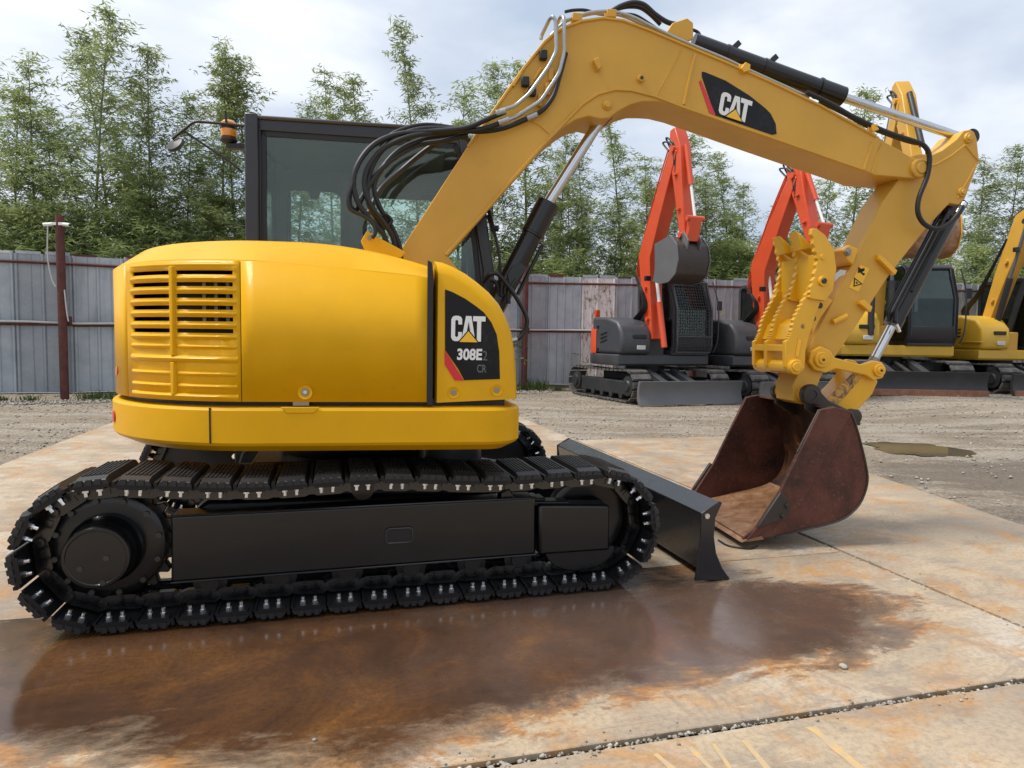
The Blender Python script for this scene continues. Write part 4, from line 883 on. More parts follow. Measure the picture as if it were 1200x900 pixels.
# ---------------------------------------------------------------- linkage
L1p=[(2.943,1.157)][0]; L2p=[(3.360,1.091)][0]
for y0,y1 in ((-.15,-.115),(.115,.15)):
    lk_=prism('side_link',[(2.869,1.209),(2.939,1.246),(3.013,1.217),(3.040,1.172),(3.237,1.129),(3.322,1.156),(3.385,1.145),(3.419,1.097),(3.397,1.040),(3.330,1.022),(3.278,1.056),(3.055,1.099),(2.984,1.071),(2.905,1.087),(2.860,1.142)],y0,y1,'link_yellow',UP,.008)
boss(L1p,.052,-.15,-.17,'link_yellow',lk_,'link_boss',.028,'link_yellow'); boss(L2p,.042,-.15,-.17,'link_yellow',lk_,'link_boss',.024,'link_yellow')
for P_,r_ in ((L1p,.008),(L2p,.008)): cyl('grease_nipple',(P_[0],-.18,P_[1]),(P_[0],-.186,P_[1]),r_,'greasy',lk_,n=10)
cyl('link_pin',(L1p[0],-.15,L1p[1]),(L1p[0],.15,L1p[1]),.03,'pin_steel',UP); cyl('link_pin',(L2p[0],-.15,L2p[1]),(L2p[0],.15,L2p[1]),.03,'pin_steel',UP)
prism('bucket_link',[(3.241,1.086),(3.344,1.052),(3.403,1.017),(3.363,0.924),(3.286,0.843),(3.195,0.761),(3.100,0.785),(3.040,0.877),(3.153,0.981)],-.10,.10,'link_yellow',UP,.012)
sheet('worn_face',[(3.220,1.082),(3.290,1.054),(3.131,0.881),(3.042,0.801),(3.008,0.875)],-.102,'worn_yellow',UP,.003)
# ---------------------------------------------------------------- thumb with toothed tines
def serrate(a,b,n,depth):
    out_=[]; a=Vector(a);b=Vector(b); d=(b-a)/n; nn=Vector((-d.y,d.x)).normalized()*depth
    for i in range(n): out_+= [tuple(a+d*i),tuple(a+d*(i+.62)+nn)]
    out_.append(tuple(b)); return out_
# near tine outline (y=-.25) taken in the xz plane
nt_s=[(2.767,1.981),(2.793,1.866),(2.820,1.786),(2.801,1.679),(2.776,1.598),(2.776,1.544)]
edge=[]
for a,b_ in zip(nt_s,nt_s[1:]): edge+=serrate(a,b_,2,-.013)[:-1]
near=edge+[nt_s[-1]]+[(2.879,1.531),(2.928,1.597),(2.945,1.737),(2.921,1.859),(2.859,1.942),(2.799,1.980)]
def shift(P,dx,dz): return [(x+dx,z+dz) for x,z in P]
TH=prism('thumb_tine',near,-.27,-.235,'link_yellow',UP,.004)
boss([(2.854,1.655)][0],.033,-.268,-.285,'link_yellow',TH,'boss',.017,'greasy'); boss([(2.846,1.806)][0],.018,-.268,-.278,'link_yellow',TH)
# same tine further back, two more
for y in (-.03,.17):
    prism('thumb_tine',shift(near,-.0,.0),y-.018,y+.018,'link_yellow',UP,.004)
# hooked tips on the further tines
for y in (-.12,.08):
    tip=[(nt_s[0][0]-.045,nt_s[0][1]+.0),(nt_s[0][0]+.015,nt_s[0][1]-.045),(nt_s[0][0]+.11,nt_s[0][1]-.14),(nt_s[0][0]+.05,nt_s[0][1]-.11),(nt_s[0][0]+.0,nt_s[0][1]-.12),(nt_s[0][0]-.012,nt_s[0][1]-.07)]
    prism('hooked_tip',tip,y-.05,y+.05,'link_yellow',UP,.005)
# back sheet joining the tines
bk=[(2.812,1.824),(2.848,1.803),(2.853,1.568),(2.819,1.545)]
prism('thumb_web',bk,-.24,.19,'link_yellow',UP,.006)
# lower jaw plates on the pivot
jw=[(2.798,1.636),(2.773,1.534)]
low_s=[(2.798,1.631),(2.734,1.511),(2.691,1.425),(2.672,1.327),(2.651,1.284),(2.628,1.284)]
edge=[]
for a,b_ in zip(low_s[:-1],low_s[1:-1]): edge+=serrate(a,b_,3,-.012)[:-1]
low=edge+[low_s[-2]]+[(2.629,1.273),(2.636,1.111),(2.672,1.068),(2.731,1.058),(2.770,1.101),(2.771,1.210),(2.790,1.302),(2.830,1.438),(2.861,1.536),(2.881,1.601)]
LJ=prism('thumb_plate',low,-.25,-.215,'link_yellow',UP,.004)
for y in (.0,.16): prism('thumb_plate',low,y-.018,y+.018,'link_yellow',UP,.004)
prism('thumb_web',[(2.716,1.382),(2.773,1.426),(2.789,1.318),(2.686,1.285)],-.22,.17,'link_yellow',UP,.004)
prism('thumb_web',[(2.635,1.251),(2.722,1.253),(2.724,1.209),(2.637,1.208)],-.22,.17,'link_yellow',UP,.004)
pv=[(2.694,1.112)][0]
cyl('thumb_pivot',(pv[0],-.23,pv[1]),(pv[0],.19,pv[1]),.045,'link_yellow',UP); boss(pv,.048,-.25,-.285,'link_yellow',LJ,'pivot_boss',.030,'link_yellow')
boss([(2.746,1.369)][0],.03,-.2,-.24,'pin_steel',LJ,'pin',.018,'pin_steel'); 
prism('thumb_sticker',[(2.714,1.296),(2.744,1.291),(2.726,1.171),(2.697,1.177)],-.2525,-.2495,'sticker_orange',LJ,0)
sheet('sticker_print',inset_poly([(2.714,1.296),(2.744,1.291),(2.726,1.171),(2.697,1.177)],.004),-.2528,'decal_yellow',LJ,.001)
# thumb bracket on the stick front
prism('thumb_bracket',[(3.060,1.874),(3.107,1.909),(3.175,1.884),(3.144,1.777),(3.094,1.809)],-.15,.13,'link_yellow',UP,.008)
boss([(3.093,1.859)][0],.026,-.15,-.165,'pin_steel',UP,'pin_head',.016,'pin_steel')
cyl('thumb_roller',*[(3.087,0.000,1.864),(3.182,0.000,1.844)],.05,'link_yellow',UP)
prism('stop_plate',[(2.863,1.466),(2.943,1.578),(3.017,1.547),(2.937,1.434),(2.882,1.321)],-.14,-.118,'link_yellow',UP,.004)
for q in [(2.882,1.426),(2.926,1.510)]: cyl('stop_hole',(q[0],-.142,q[1]),(q[0],-.139,q[1]),.02,'greasy',UP,n=16)
# ---------------------------------------------------------------- bucket
YB0,YB1=-.43,.50
bp0=[(2.766,0.853),(2.867,0.874),(2.965,0.853),(3.003,0.789),(3.050,0.661),(3.091,0.527),(3.112,0.419),(3.091,0.317),(3.037,0.232),(2.931,0.164),(2.705,0.113),(2.509,0.073),(2.315,0.049),(2.297,0.068),(2.373,0.124),(2.525,0.354),(2.637,0.595)]
# shared cross section: lip at the front bottom, curved back
_m=[(v.x,v.z) for v in smooth_path([(x,0,z) for x,z in bp0[2:12]],5)]
bp0=bp0[:2]+_m+bp0[12:]
NL=2+len(_m)
sec=bp0
def open_shell(sec_out,th,y0,y1):
    # curved wrapper from the lip (bottom front) round the back up to the top front; open mouth
    idx=list(range(2,NL+1)); P=[Vector(sec_out[i]) for i in idx]; P=[Vector(sec_out[1])]+P
    n=len(P); inn=[]
    cen=Vector((sum(p.x for p in P)/n,sum(p.y for p in P)/n))
    for i,p in enumerate(P):
        d=(P[min(i+1,n-1)]-P[max(i-1,0)]).normalized(); nn=Vector((-d.y,d.x)); 
        if nn.dot(cen-p)<0: nn=-nn
        inn.append(p+nn*th)
    return [(p.x,p.y) for p in P]+[(p.x,p.y) for p in inn[::-1]]
BK=prism('bucket',open_shell(sec,.018,YB0,YB1),YB0+.012,YB1-.012,'bucket_inside',UP,.003)
for y0,y1 in ((YB0,YB0+.016),(YB1-.016,YB1)):
    prism('bucket_side',bp0,y0,y1,'bucket_rust',BK,.004)
# stiffening band along the mouth edge of each side
bandp=[(2.766,0.858),(2.867,0.874),(2.965,0.853),(2.972,0.826),(2.825,0.578),(2.669,0.266),(2.576,0.204),(2.375,0.071),(2.309,0.052),(2.373,0.124),(2.525,0.354)]
prism('side_band',bandp,YB0-.012,YB0+.001,'bucket_rust',BK,.004); prism('side_band',bandp,YB1-.002,YB1+.012,'bucket_rust',BK,.004)
cut=[(2.372,0.140),(2.387,0.171),(2.513,0.359),(2.560,0.316),(2.580,0.236),(2.560,0.194),(2.438,0.160)]
for y0,y1 in ((YB0-.040,YB0-.012),(YB1+.012,YB1+.040)):
    sc_=prism('side_cutter',cut,y0,y1,'cutter_steel',BK,.006)
    for q in [(2.562,0.274),(2.536,0.211)]:
        yy=y0 if y0<0 else y1; s=-1 if y0<0 else 1
        cyl('cutter_bolt',(q[0],yy,q[1]),(q[0],yy+s*.016,q[1]),.018,'cutter_steel',sc_,n=6)
    if y0>0:
        prism('cutter_ear',[(2.442,0.163),(2.551,0.329),(2.668,0.289),(2.580,0.089)],y0,y1,'cutter_steel',BK,.005)
# cutting lip
tube('weld_bead',[(x,YB0-.004,z) for x,z in bp0[3:NL]],.006,'cutter_steel',BK,6,'n')
tube('worn_edge',[(x,YB0+.006,z) for x,z in (bp0[-1],bp0[0])]+[(bp0[1][0],YB0+.006,bp0[1][1])],.007,'cutter_steel',BK,6,'n')
lp0=bp0[NL]
sh_=open_shell(sec,.018,YB0,YB1); nn_=len(sh_)//2; inner=sh_[nn_:][:14]
prism('floor_wear',inner+[(x-.001,z+.006) for x,z in inner[::-1]],YB0+.02,YB1-.02,'bucket_lip',BK,0)
prism('cutting_lip',[(lp0[0]-.03,lp0[1]-.004),(lp0[0]-.01,lp0[1]+.012),(lp0[0]+.10,lp0[1]+.034),(lp0[0]+.12,lp0[1]+.012)],YB0-.012,YB1+.012,'bucket_lip',BK,.003)
# hinge ears and pins
hp1=[(2.858,0.931)][0]; hp2=[(3.164,0.787)][0]
for y0,y1 in ((-.205,-.165),(.165,.205)):
    e_=prism('hinge_ear',[(hp1[0]-.05,hp1[1]+.01),(hp1[0]-.02,hp1[1]+.055),(hp1[0]+.035,hp1[1]+.045),(hp1[0]+.12,hp1[1]-.035),(hp2[0]-.02,hp2[1]+.035),(hp2[0]+.045,hp2[1]+.01),(hp2[0]+.05,hp2[1]-.06),(hp1[0]+.09,hp1[1]-.17),(hp1[0]-.03,hp1[1]-.10)],y0,y1,'greasy',BK,.01)
cyl('pivot_tube',(hp1[0],-.165,hp1[1]),(hp1[0],.165,hp1[1]),.055,'link_yellow',ST)
for s in (-1,1): lathe('pin_collar',[(0,.066),(.035,.068),(.05,.062),(.052,.03),(.046,.03),(.046,0)],(hp1[0],s*.16,hp1[1]),(0,s,0),'greasy',BK,26)
for s in (-1,1): lathe('pin_collar',[(0,.05),(.05,.05),(.055,.03),(.055,0)],(hp2[0],s*.16,hp2[1]),(0,s,0),'greasy',BK,26)
cyl('bucket_pin',(hp2[0],-.2,hp2[1]),(hp2[0],.2,hp2[1]),.032,'greasy',BK)
# ---------------------------------------------------------------- gather the upper parts under the excavator
bpy.context.view_layer.update()
for o in [c for c in C.objects if c.parent==UP]:
    o.parent=EX
    M=Matrix.Rotation(0.14-0.2636,4,'Z')@o.matrix_basis
    o.matrix_basis=M
bpy.data.objects.remove(UP)
# ================================================================== ground and plates
def gh(x,y):
    def ss(a,b_,t): t=np.clip((t-a)/(b_-a),0,1); return t*t*(3-2*t)
    h=-.024+.19*ss(5.5,9.,x)*ss(9,12.5,y)
    px,py=(x-5.15)/.72,(y-8.33)/.55
    d=np.sqrt(px*px+py*py); h=h-.035*np.clip(1.25-d,0,1)
    return h
def axis(lo,hi,step,far,g=1.25):
    a=list(np.arange(lo,hi,step)); s=step; x=hi
    while x<far: s*=g; a.append(x); x+=s
    a.append(far); s=step; x=lo-step; pre=[]
    while x>-far: pre.append(x); s*=g; x-=s
    pre.append(-far); return np.array(sorted(pre)+a)
xs=axis(-12,16,.11,1500); ys=axis(-2,19,.11,1500)
from mathutils import noise as mn
X,Y=np.meshgrid(xs,ys); Zb=gh(X,Y)
nz=np.zeros_like(X); 
for j in range(X.shape[0]):
    yy=ys[j]
    for i in range(X.shape[1]):
        xx=xs[i]
        if -12<xx<16 and -2<yy<19:
            rut=1.0+1.2*math.exp(-((xx-5.2)/1.6)**2-((yy-6.6)/1.2)**2)
            nz[j,i]=(mn.noise((xx*.6,yy*1.6,0))*.012+mn.noise((xx*4.2,yy*4.2,3))*.011*rut)
# keep it clear of the plates
c_,s_=math.cos(0.2636),math.sin(0.2636)
TX=(X--0.915)*c_+(Y-4.1)*s_; TY=-(X--0.915)*s_+(Y-4.1)*c_
onpl=((TX>-9.5)&(TX<4.6)&(TY<3.8)|((TX>-3.3)&(TX<2.8)&(TY<6.8)))
nz=np.where(onpl,-.012+np.minimum(nz,0)*.4,np.minimum(nz,.02))
Z=Zb+nz
verts=np.stack([X.ravel(),Y.ravel(),Z.ravel()],1); ny,nx=X.shape
idx=np.arange(ny*nx).reshape(ny,nx); faces=np.stack([idx[:-1,:-1].ravel(),idx[:-1,1:].ravel(),idx[1:,1:].ravel(),idx[1:,:-1].ravel()],1)
def np_mesh(name,verts,faces,attr=None):
    me=bpy.data.meshes.new(name); me.vertices.add(len(verts)); me.vertices.foreach_set('co',np.asarray(verts,dtype=np.float32).ravel())
    k=faces.shape[1]; me.loops.add(faces.size); me.loops.foreach_set('vertex_index',faces.ravel().astype(np.int32)); me.polygons.add(len(faces))
    me.polygons.foreach_set('loop_start',np.arange(0,faces.size,k,dtype=np.int32)); me.polygons.foreach_set('loop_total',np.full(len(faces),k,dtype=np.int32))
    if attr is not None:
        a=me.attributes.new('shade','FLOAT','FACE'); a.data.foreach_set('value',np.asarray(attr,dtype=np.float32))
    me.update(calc_edges=True); me.validate(); return me
g=link(np_mesh('ground',verts,faces),'ground','gravel',smooth=True,auto=180); tag(g,kind='structure')
# puddle in the hollow
bm=bmesh.new(); vs=[]
for i in range(60):
    q=2*PI*i/60; k=1+.5*mn.noise((math.cos(q)*1.3,math.sin(q)*1.3,5))+.25*mn.noise((math.cos(q)*4,math.sin(q)*4,9)); vs.append(bm.verts.new((5.08+.62*math.cos(q)*k,8.33+.62*math.sin(q)*k,-.030)))
bm.faces.new(vs); tag(link(bm,'puddle','puddle_water'),kind='structure')
# steel plates, in the frame of the tracks
PT=[]
def plate(x0,x1,y0,y1,mat,label,z=0.,poly=None,grp=None,rot=0.,name='steel_plate'):
    cx,cy=(x0+x1)/2,(y0+y1)/2
    P=poly or [(x0,y0),(x1,y0),(x1,y1),(x0,y1)]
    # wavy flame-cut edges, subdivided
    bm=bmesh.new(); E_=[]; n=len(P)
    for i in range(n):
        a=Vector(P[i]);b_=Vector(P[(i+1)%n]); m_=max(2,int((b_-a).length/.08)); nn=(b_-a).normalized(); nn=Vector((nn.y,-nn.x))
        for k in range(m_):
            p=a.lerp(b_,k/m_); w_=.004*mn.noise((p.x*5+i*7,p.y*5,cx)); p=p+nn*w_ if 0<k<m_ else p; E_.append(p)
    top=[bm.verts.new((p.x-cx,p.y-cy,0)) for p in E_]; bot=[bm.verts.new((p.x-cx,p.y-cy,-.022)) for p in E_]
    bm.faces.new(top)
    for i in range(len(top)): bm.faces.new((top[i],bot[i],bot[(i+1)%len(top)],top[(i+1)%len(top)]))
    bmesh.ops.recalc_face_normals(bm,faces=bm.faces[:])
    o=link(bm,name,mat,bevel=.003,seg=1); 
    wx=-0.915+cx*c_-cy*s_; wy=4.1+cx*s_+cy*c_
    o.location=(wx,wy,z); o.rotation_euler=(0,0,0.2636+rot)
    tag(o,label,'steel plate','steel plates laid over the yard'); return o
XJ=2.80; XL=-3.25; PLF=None
plate(XL,XJ,-2.335,-.885,'plate_wet','wet rusty brown steel plate in front of the large excavator\'s near track')
PLF=plate(XL,XJ,-3.88,-2.375,'plate_dry','dry tan steel plate at the bottom right edge, nearest the viewer',rot=.004)
plate(XJ+.035,4.55,-5.2,3.55,'plate_dry','pale tan steel plate running away to the right of the rusty bucket',poly=[(XJ+.03,-5.2),(4.45,-5.2),(4.55,-.6),(5.20,2.4),(5.37,3.72),(XJ+.03,3.72)])
plate(XL,XJ,-.875,.645,'plate_dry','rusty steel plate directly under the near track and dozer blade')
plate(XL,XJ,.66,2.18,'plate_dry','steel plate under the far track of the large excavator')
plate(XL,XJ,2.195,3.715,'plate_dry','steel plate just behind the dozer blade and cab')
plate(XL,XJ,3.73,5.25,'plate_dry','pale steel plate behind the large excavator, second from the gravel')
plate(XL,XJ,5.265,6.75,'plate_dry','farthest pale steel plate, bordering the gravel behind the excavator')
plate(-9.3,XL-.015,-2.335,-.885,'plate_damp','steel plate at the left edge beside the rear end of the near track')
plate(-9.3,XL-.015,-.875,.645,'plate_damp','damp steel plate at the left edge with a shallow dark water patch')
plate(-9.3,XL-.015,.66,2.18,'plate_dry','steel plate at the left edge level with the far track')
plate(-9.3,XL-.015,2.195,3.1,'plate_dry','steel plate at the left edge bordering the gravel')
bm=bmesh.new()
for a,b_,wd in zip([(0.996,2.108),(0.750,2.028),(0.647,2.007),(0.567,1.988),(0.453,1.951)],[(1.052,1.884),(0.773,1.878),(0.662,1.875),(0.607,1.874),(0.496,1.871)],(.022,.016,.010,.014,.012)):
    A=Vector((*a,0));B=Vector((*b_,0)); d=(B-A).normalized(); nn=Vector((-d.y,d.x,0)); pr_=None
    for k in range(13):
        q=A.lerp(B,k/12); w_=wd*(.55+.6*abs(mn.noise(q*14))); u=(bm.verts.new(q+nn*w_+Vector((0,0,.0012))),bm.verts.new(q-nn*w_+Vector((0,0,.0012))))
        if pr_: bm.faces.new((pr_[0],u[0],u[1],pr_[1]))
        pr_=u
pl_=link(bm,'faded_paint_line','faded_line',PLF); bpy.context.view_layer.update(); pl_.matrix_parent_inverse=PLF.matrix_world.inverted(); pl_['kind']='stuff'
# gravel caught in the joints and thrown about
def stones(name,pts,size,label,zf,kind='stuff'):
    rs=np.random.RandomState(5); base=np.array([(1,0,0),(-1,0,0),(0,1,0),(0,-1,0),(0,0,1),(0,0,-1)],float)
    F=np.array([(0,2,4),(2,1,4),(1,3,4),(3,0,4),(2,0,5),(1,2,5),(3,1,5),(0,3,5)])
    n=len(pts); V=np.zeros((n,6,3)); 
    s=size*(.5+rs.rand(n)**2*1.3)
    a=rs.rand(n)*PI*2; ca,sa=np.cos(a),np.sin(a)
    sc=rs.rand(n,3)*.5+.6; sc[:,2]*=.65; b_=base[None]*sc[:,None]+ (rs.rand(n,6,3)-.5)*.35
    V[:,:,0]=b_[:,:,0]*ca[:,None]-b_[:,:,1]*sa[:,None]; V[:,:,1]=b_[:,:,0]*sa[:,None]+b_[:,:,1]*ca[:,None]; V[:,:,2]=b_[:,:,2]
    V*=s[:,None,None]; V[:,:,0]+=pts[:,0:1]; V[:,:,1]+=pts[:,1:2]; V[:,:,2]+=(zf+s*.3)[:,None]
    Fa=(F[None]+6*np.arange(n)[:,None,None]).reshape(-1,3)
    o=link(np_mesh(name,V.reshape(-1,3),Fa),name,'stone'); o['kind']=kind; o['label']=label; return o
rs=np.random.RandomState(3)
def T2W(p): return np.stack([-0.915+p[:,0]*c_-p[:,1]*s_,4.1+p[:,0]*s_+p[:,1]*c_],1)
n=900; p=np.stack([rs.uniform(-.9,2.8,n),rs.uniform(-2.374,-2.337,n)],1)
n2=700; p2=np.stack([rs.uniform(2.803,2.828,n2),rs.uniform(-3.8,.2,n2)],1)
n3=160; p3=np.stack([rs.uniform(-1,2.8,n3),-2.355+rs.normal(0,.035,n3)],1)
n4=70; p4=np.stack([2.815+rs.normal(0,.05,n4),rs.uniform(-3.5,-.2,n4)],1)
stones('joint_gravel',T2W(np.concatenate([p,p2])),.0085,'fine gravel packed into the joints between steel plates',-.016)
stones('loose_grit',T2W(np.concatenate([p3,p4])),.0055,'grit scattered beside the plate joints',.001)
n=26000; gx=rs.uniform(-13,15,n); gy=4+13*rs.rand(n)**.8
tx=(gx--0.915)*c_+(gy-4.1)*s_; ty=-(gx--0.915)*s_+(gy-4.1)*c_
ok=~(((tx>-9.3)&(tx<5.3)&(ty<3.75))|((tx>-3.27)&(tx<2.82)&(ty<6.8)))|((tx>4.55+np.clip((ty+.6)*.24,0,1))&(ty<3.7))
dd=((gx-5.15)/.8)**2+((gy-8.33)/.6)**2
cl=np.array([mn.noise((a*.8,b_*1.7,1)) for a,b_ in zip(gx,gy)]); ok&=(dd>1)&(cl>-.12)
P=np.stack([gx,gy],1)[ok]; stones('gravel_stones',P,.016,'loose grey and tan gravel stones covering the yard',gh(P[:,0],P[:,1])+.004)
n=5000; q=rs.rand(n); fx=-12+13*q; fy=12.55+.47*(fx+8.6)-.1+rs.rand(n)*.9-.6
P=np.stack([fx,fy],1); stones('gravel_bank',P,.024,'coarser pale stones heaped along the foot of the fence',gh(P[:,0],P[:,1])+.01)
# one pale pebble on the wet plate, a few small ones
for (px,py,r_,lb) in [(*[(1.303,2.511)][0],.016,'small pale pebble lying on the wet brown plate'),(*[(-0.600,1.995)][0],.007,'tiny white chip on the wet plate near the bottom edge')]:
    bm=bmesh.new(); bmesh.ops.create_icosphere(bm,subdivisions=2,radius=r_)
    for v in bm.verts: v.co*=1+.25*mn.noise(v.co*60); v.co.z*=.65
    o=link(bm,'pebble','stone',smooth=True); o.location=(px,py,r_*.5); tag(o,lb,'pebble')
# thin black arc laid on the plate below the bucket lip
tag(tube('black_arc',[(x,y,.006) for x,y in [(1.327,4.160),(1.348,4.055),(1.406,4.007),(1.474,3.994),(1.535,4.047)]],.006,'rubber'),'thin black arc lying on the plate under the rusty bucket lip','cable')
# ================================================================== fence
FB=[(-16.2,9.48),(-8.6,13.08),(.9,17.52),(24,18.3)]
FN=empty('fence',(FB[0][0],FB[0][1],0)); tag(FN,'grey corrugated steel sheet fence with rusty red posts closing the yard','fence')
def fl(pt): return Vector((pt[0]-FB[0][0],pt[1]-FB[0][1],pt[2]))
PWD=.9
def panel_mesh(sd):
    # trapezoid ribs: width PWD, height ~2.85
    rr=random.Random(sd); xs_=[];pat=[(0,0),(.02,-.034),(.05,-.034),(.07,0),(.25,0),(.262,-.014),(.274,0),(.40,0),(.42,-.034),(.45,-.034),(.47,0),(.65,0),(.662,-.014),(.674,0),(.83,0),(.85,-.034),(.88,-.034),(.895,0)]
    V=[];zt=2.95+rr.uniform(-.02,.02)
    zs=[.10,.9,1.9,zt]
    for z in zs:
        for (x,d) in pat: V.append((x,d+rr.uniform(-.004,.004),z))
    m_=len(pat); F=[(r*m_+i,r*m_+i+1,(r+1)*m_+i+1,(r+1)*m_+i) for r in range(len(zs)-1) for i in range(m_-1)]
    me=bpy.data.meshes.new('panel'); me.from_pydata(V,[],F); me.materials.append(MAT['sheet']); return me
PM=[panel_mesh(k) for k in range(5)]
k=0
def fhs(x): return float(np.interp(x,[-16,-9,.9],[.935,.945,1.]))
for (a,b_) in zip(FB,FB[1:]):
    A=Vector(a);B=Vector(b_); d=(B-A); Ld=d.length; ang=math.atan2(d.y,d.x); n=int(round(Ld/PWD)); stp=Ld/n
    for i in range(n):
        p=A+d*(i/n); me=PM[k%5]; mt='sheet'
        pale=(b_ is FB[3] and i==1)
        if pale: me=PM[1].copy(); me.materials.clear(); me.materials.append(MAT['sheet_peeling'])
        o=bpy.data.objects.new('panel',me); C.objects.link(o); o.parent=FN; o.location=fl((p.x,p.y,random.uniform(-.015,.015))); o.rotation_euler=(0,0,ang); o.scale=(stp/.895,1,fhs(p.x)); k+=1
        if pale: o['label']='whitish panel with peeling paint'
    nrm=Vector((d.y,-d.x)).normalized()
    def rail(z,off,r_,mat,nm,h=None):
        P=[A+d*(i/12)+nrm*off for i in range(13)]
        tube(nm,[fl((p.x,p.y,z*fhs(p.x)+random.uniform(-.015,.015))) for p in P],r_,mat,FN,8,'n')
    rail(2.76,.05,.028,'rust_post','top_rail'); rail(1.52,.05,.03,'rust_post','middle_rail'); rail(.12,.05,.022,'steel_pipe','bottom_rail')
    rail(1.56,.10,.022,'cable_white','white_pipe'); 
    # cap along the top: short weathered pieces
    for i in range(n*2):
        p=A+d*((i+.5)/(n*2)); hgt=random.uniform(.02,.08)
        if random.random()<.6:
            o=box('cap_piece',-.2,.2,-.012,.012,2.93,2.93+hgt,random.choice(['sheet','sheet','rust_post','sheet_peeling']),FN,0); o.location=fl((p.x,p.y,0)); o.scale=(1,1,fhs(p.x)); o.rotation_euler=(0,0,ang)
def fence_post(x,y,h_,label,lean=0):
    t=empty('fence_post',(x,y,0)); tag(t,label,'post','rusty red fence posts')
    bm=bmesh.new(); bm_cyl(bm,(0,0,-.1),(lean,0,h_),.075,n=16); sh=link(bm,'shaft','rust_post',t,smooth=True,auto=50)
    bm=bmesh.new(); bm_box(bm,-.12,.12,.06,.10,1.44,1.60); link(bm,'bracket','rust_post',t)
    return t
P1=fence_post(*[(-8.634,12.806)][0],3.5,'rusty red fence post with small white cameras on top, left of the excavator')
P2=fence_post(*[(0.309,17.043)][0],3.45,'rusty red fence post standing right behind the excavator\'s front hoses')
fence_post(14.2,17.75,3.4,'rusty red fence post at the far right behind the yellow machines')
fence_post(4.75,17.55,3.4,'rusty red fence post between the two orange excavators')
# cameras on the post
for s,lb in ((-1,'white security camera on the left side of the rusty post'),(1,'white security camera on the right side of the rusty post')):
    t=empty('security_camera',(P1.location.x+s*.12,P1.location.y-.05,3.33)); tag(t,lb,'camera','security cameras on the fence post')
    bm=bmesh.new(); bm_cyl(bm,(-.02*s,0,0),(s*.13,-.04,-.02),.036,n=14); link(bm,'housing','white',t,smooth=True)
    cyl('lens',(s*.13,-.04,-.02),(s*.145,-.045,-.022),.025,'rubber',t); box('mount',-.10,.02,-.03,.03,-.02,.03,'white',t,.005) if s>0 else box('mount',-.02,.10,-.03,.03,-.02,.03,'white',t,.005)
tag(tube('dangling_cable',[(P1.location.x-.16,P1.location.y-.1,3.3),(P1.location.x-.18,P1.location.y-.1,2.7),(P1.location.x-.12,P1.location.y-.09,2.3),(P1.location.x-.05,P1.location.y-.09,2.15)],.012,'cable_white'),'white cable hanging from the camera beside the rusty post','cable')
tag(tube('looped_wire',[(P1.location.x+.10,P1.location.y-.07,2.1),(P1.location.x+.13,P1.location.y-.07,1.7),(P1.location.x+.16,P1.location.y-.07,1.5)],.012,'cable_white'),'short white wire running down right of the camera post','cable')
# ================================================================== weeds at the fence foot
def grass_mesh(n,h_,w_,sd):
    r_=np.random.RandomState(sd); V=[];F=[];S=[]
    for i in range(n):
        x,y=r_.normal(0,w_,2); a=r_.rand()*6.28; hh_=h_*(.5+r_.rand()); l=r_.normal(0,.35,2)*hh_; dx,dy=.008*math.cos(a),.008*math.sin(a); b0=len(V)
        V+=[(x-dx,y-dy,0),(x+dx,y+dy,0),(x+l[0]*.5+dx,y+l[1]*.5+dy,hh_*.6),(x+l[0]*.5-dx,y+l[1]*.5-dy,hh_*.6),(x+l[0],y+l[1],hh_),(x+l[0]+.001,y+l[1],hh_)]
        F+=[(b0,b0+1,b0+2,b0+3),(b0+3,b0+2,b0+5,b0+4)]; S+=[r_.rand()]*2
    return np_mesh('weed_tuft',np.array(V),np.array(F),np.array(S))
GM=[grass_mesh(90,.17,.13,k) for k in range(3)]
wt=[(-9.6,12.45),(-9.2,12.6),(-8.2,12.95),(-7.9,13.1),(-7.75,13.2),(-10.5,12.0),(-10.1,12.2),(.1,16.9),(.45,17.0),(.75,17.1),(-.3,16.7),(1.2,17.3)]
wl=['weeds left of the camera post','weeds just left of the camera post','bright green weeds right of the camera post','tallest green weeds right of the camera post','weeds nearest the excavator cowl','weeds at the left edge','sparse weeds near the left edge','weeds left of the second post','weeds beside the second post','weeds right of the second post','weeds hidden behind the machine front','weeds toward the orange excavator']
for i,((x,y),lb) in enumerate(zip(wt,wl)):
    o=link(GM[i%3],'weed_clump','grass_leaf'); o.location=(x,y,-.02); s=1. if i in (2,3,8,9) else .7; o.scale=(s,s,s*(1.4 if i in (8,9) else .8)); tag(o,'low green '+lb+' at the fence foot','weeds','weed clumps along the fence foot')
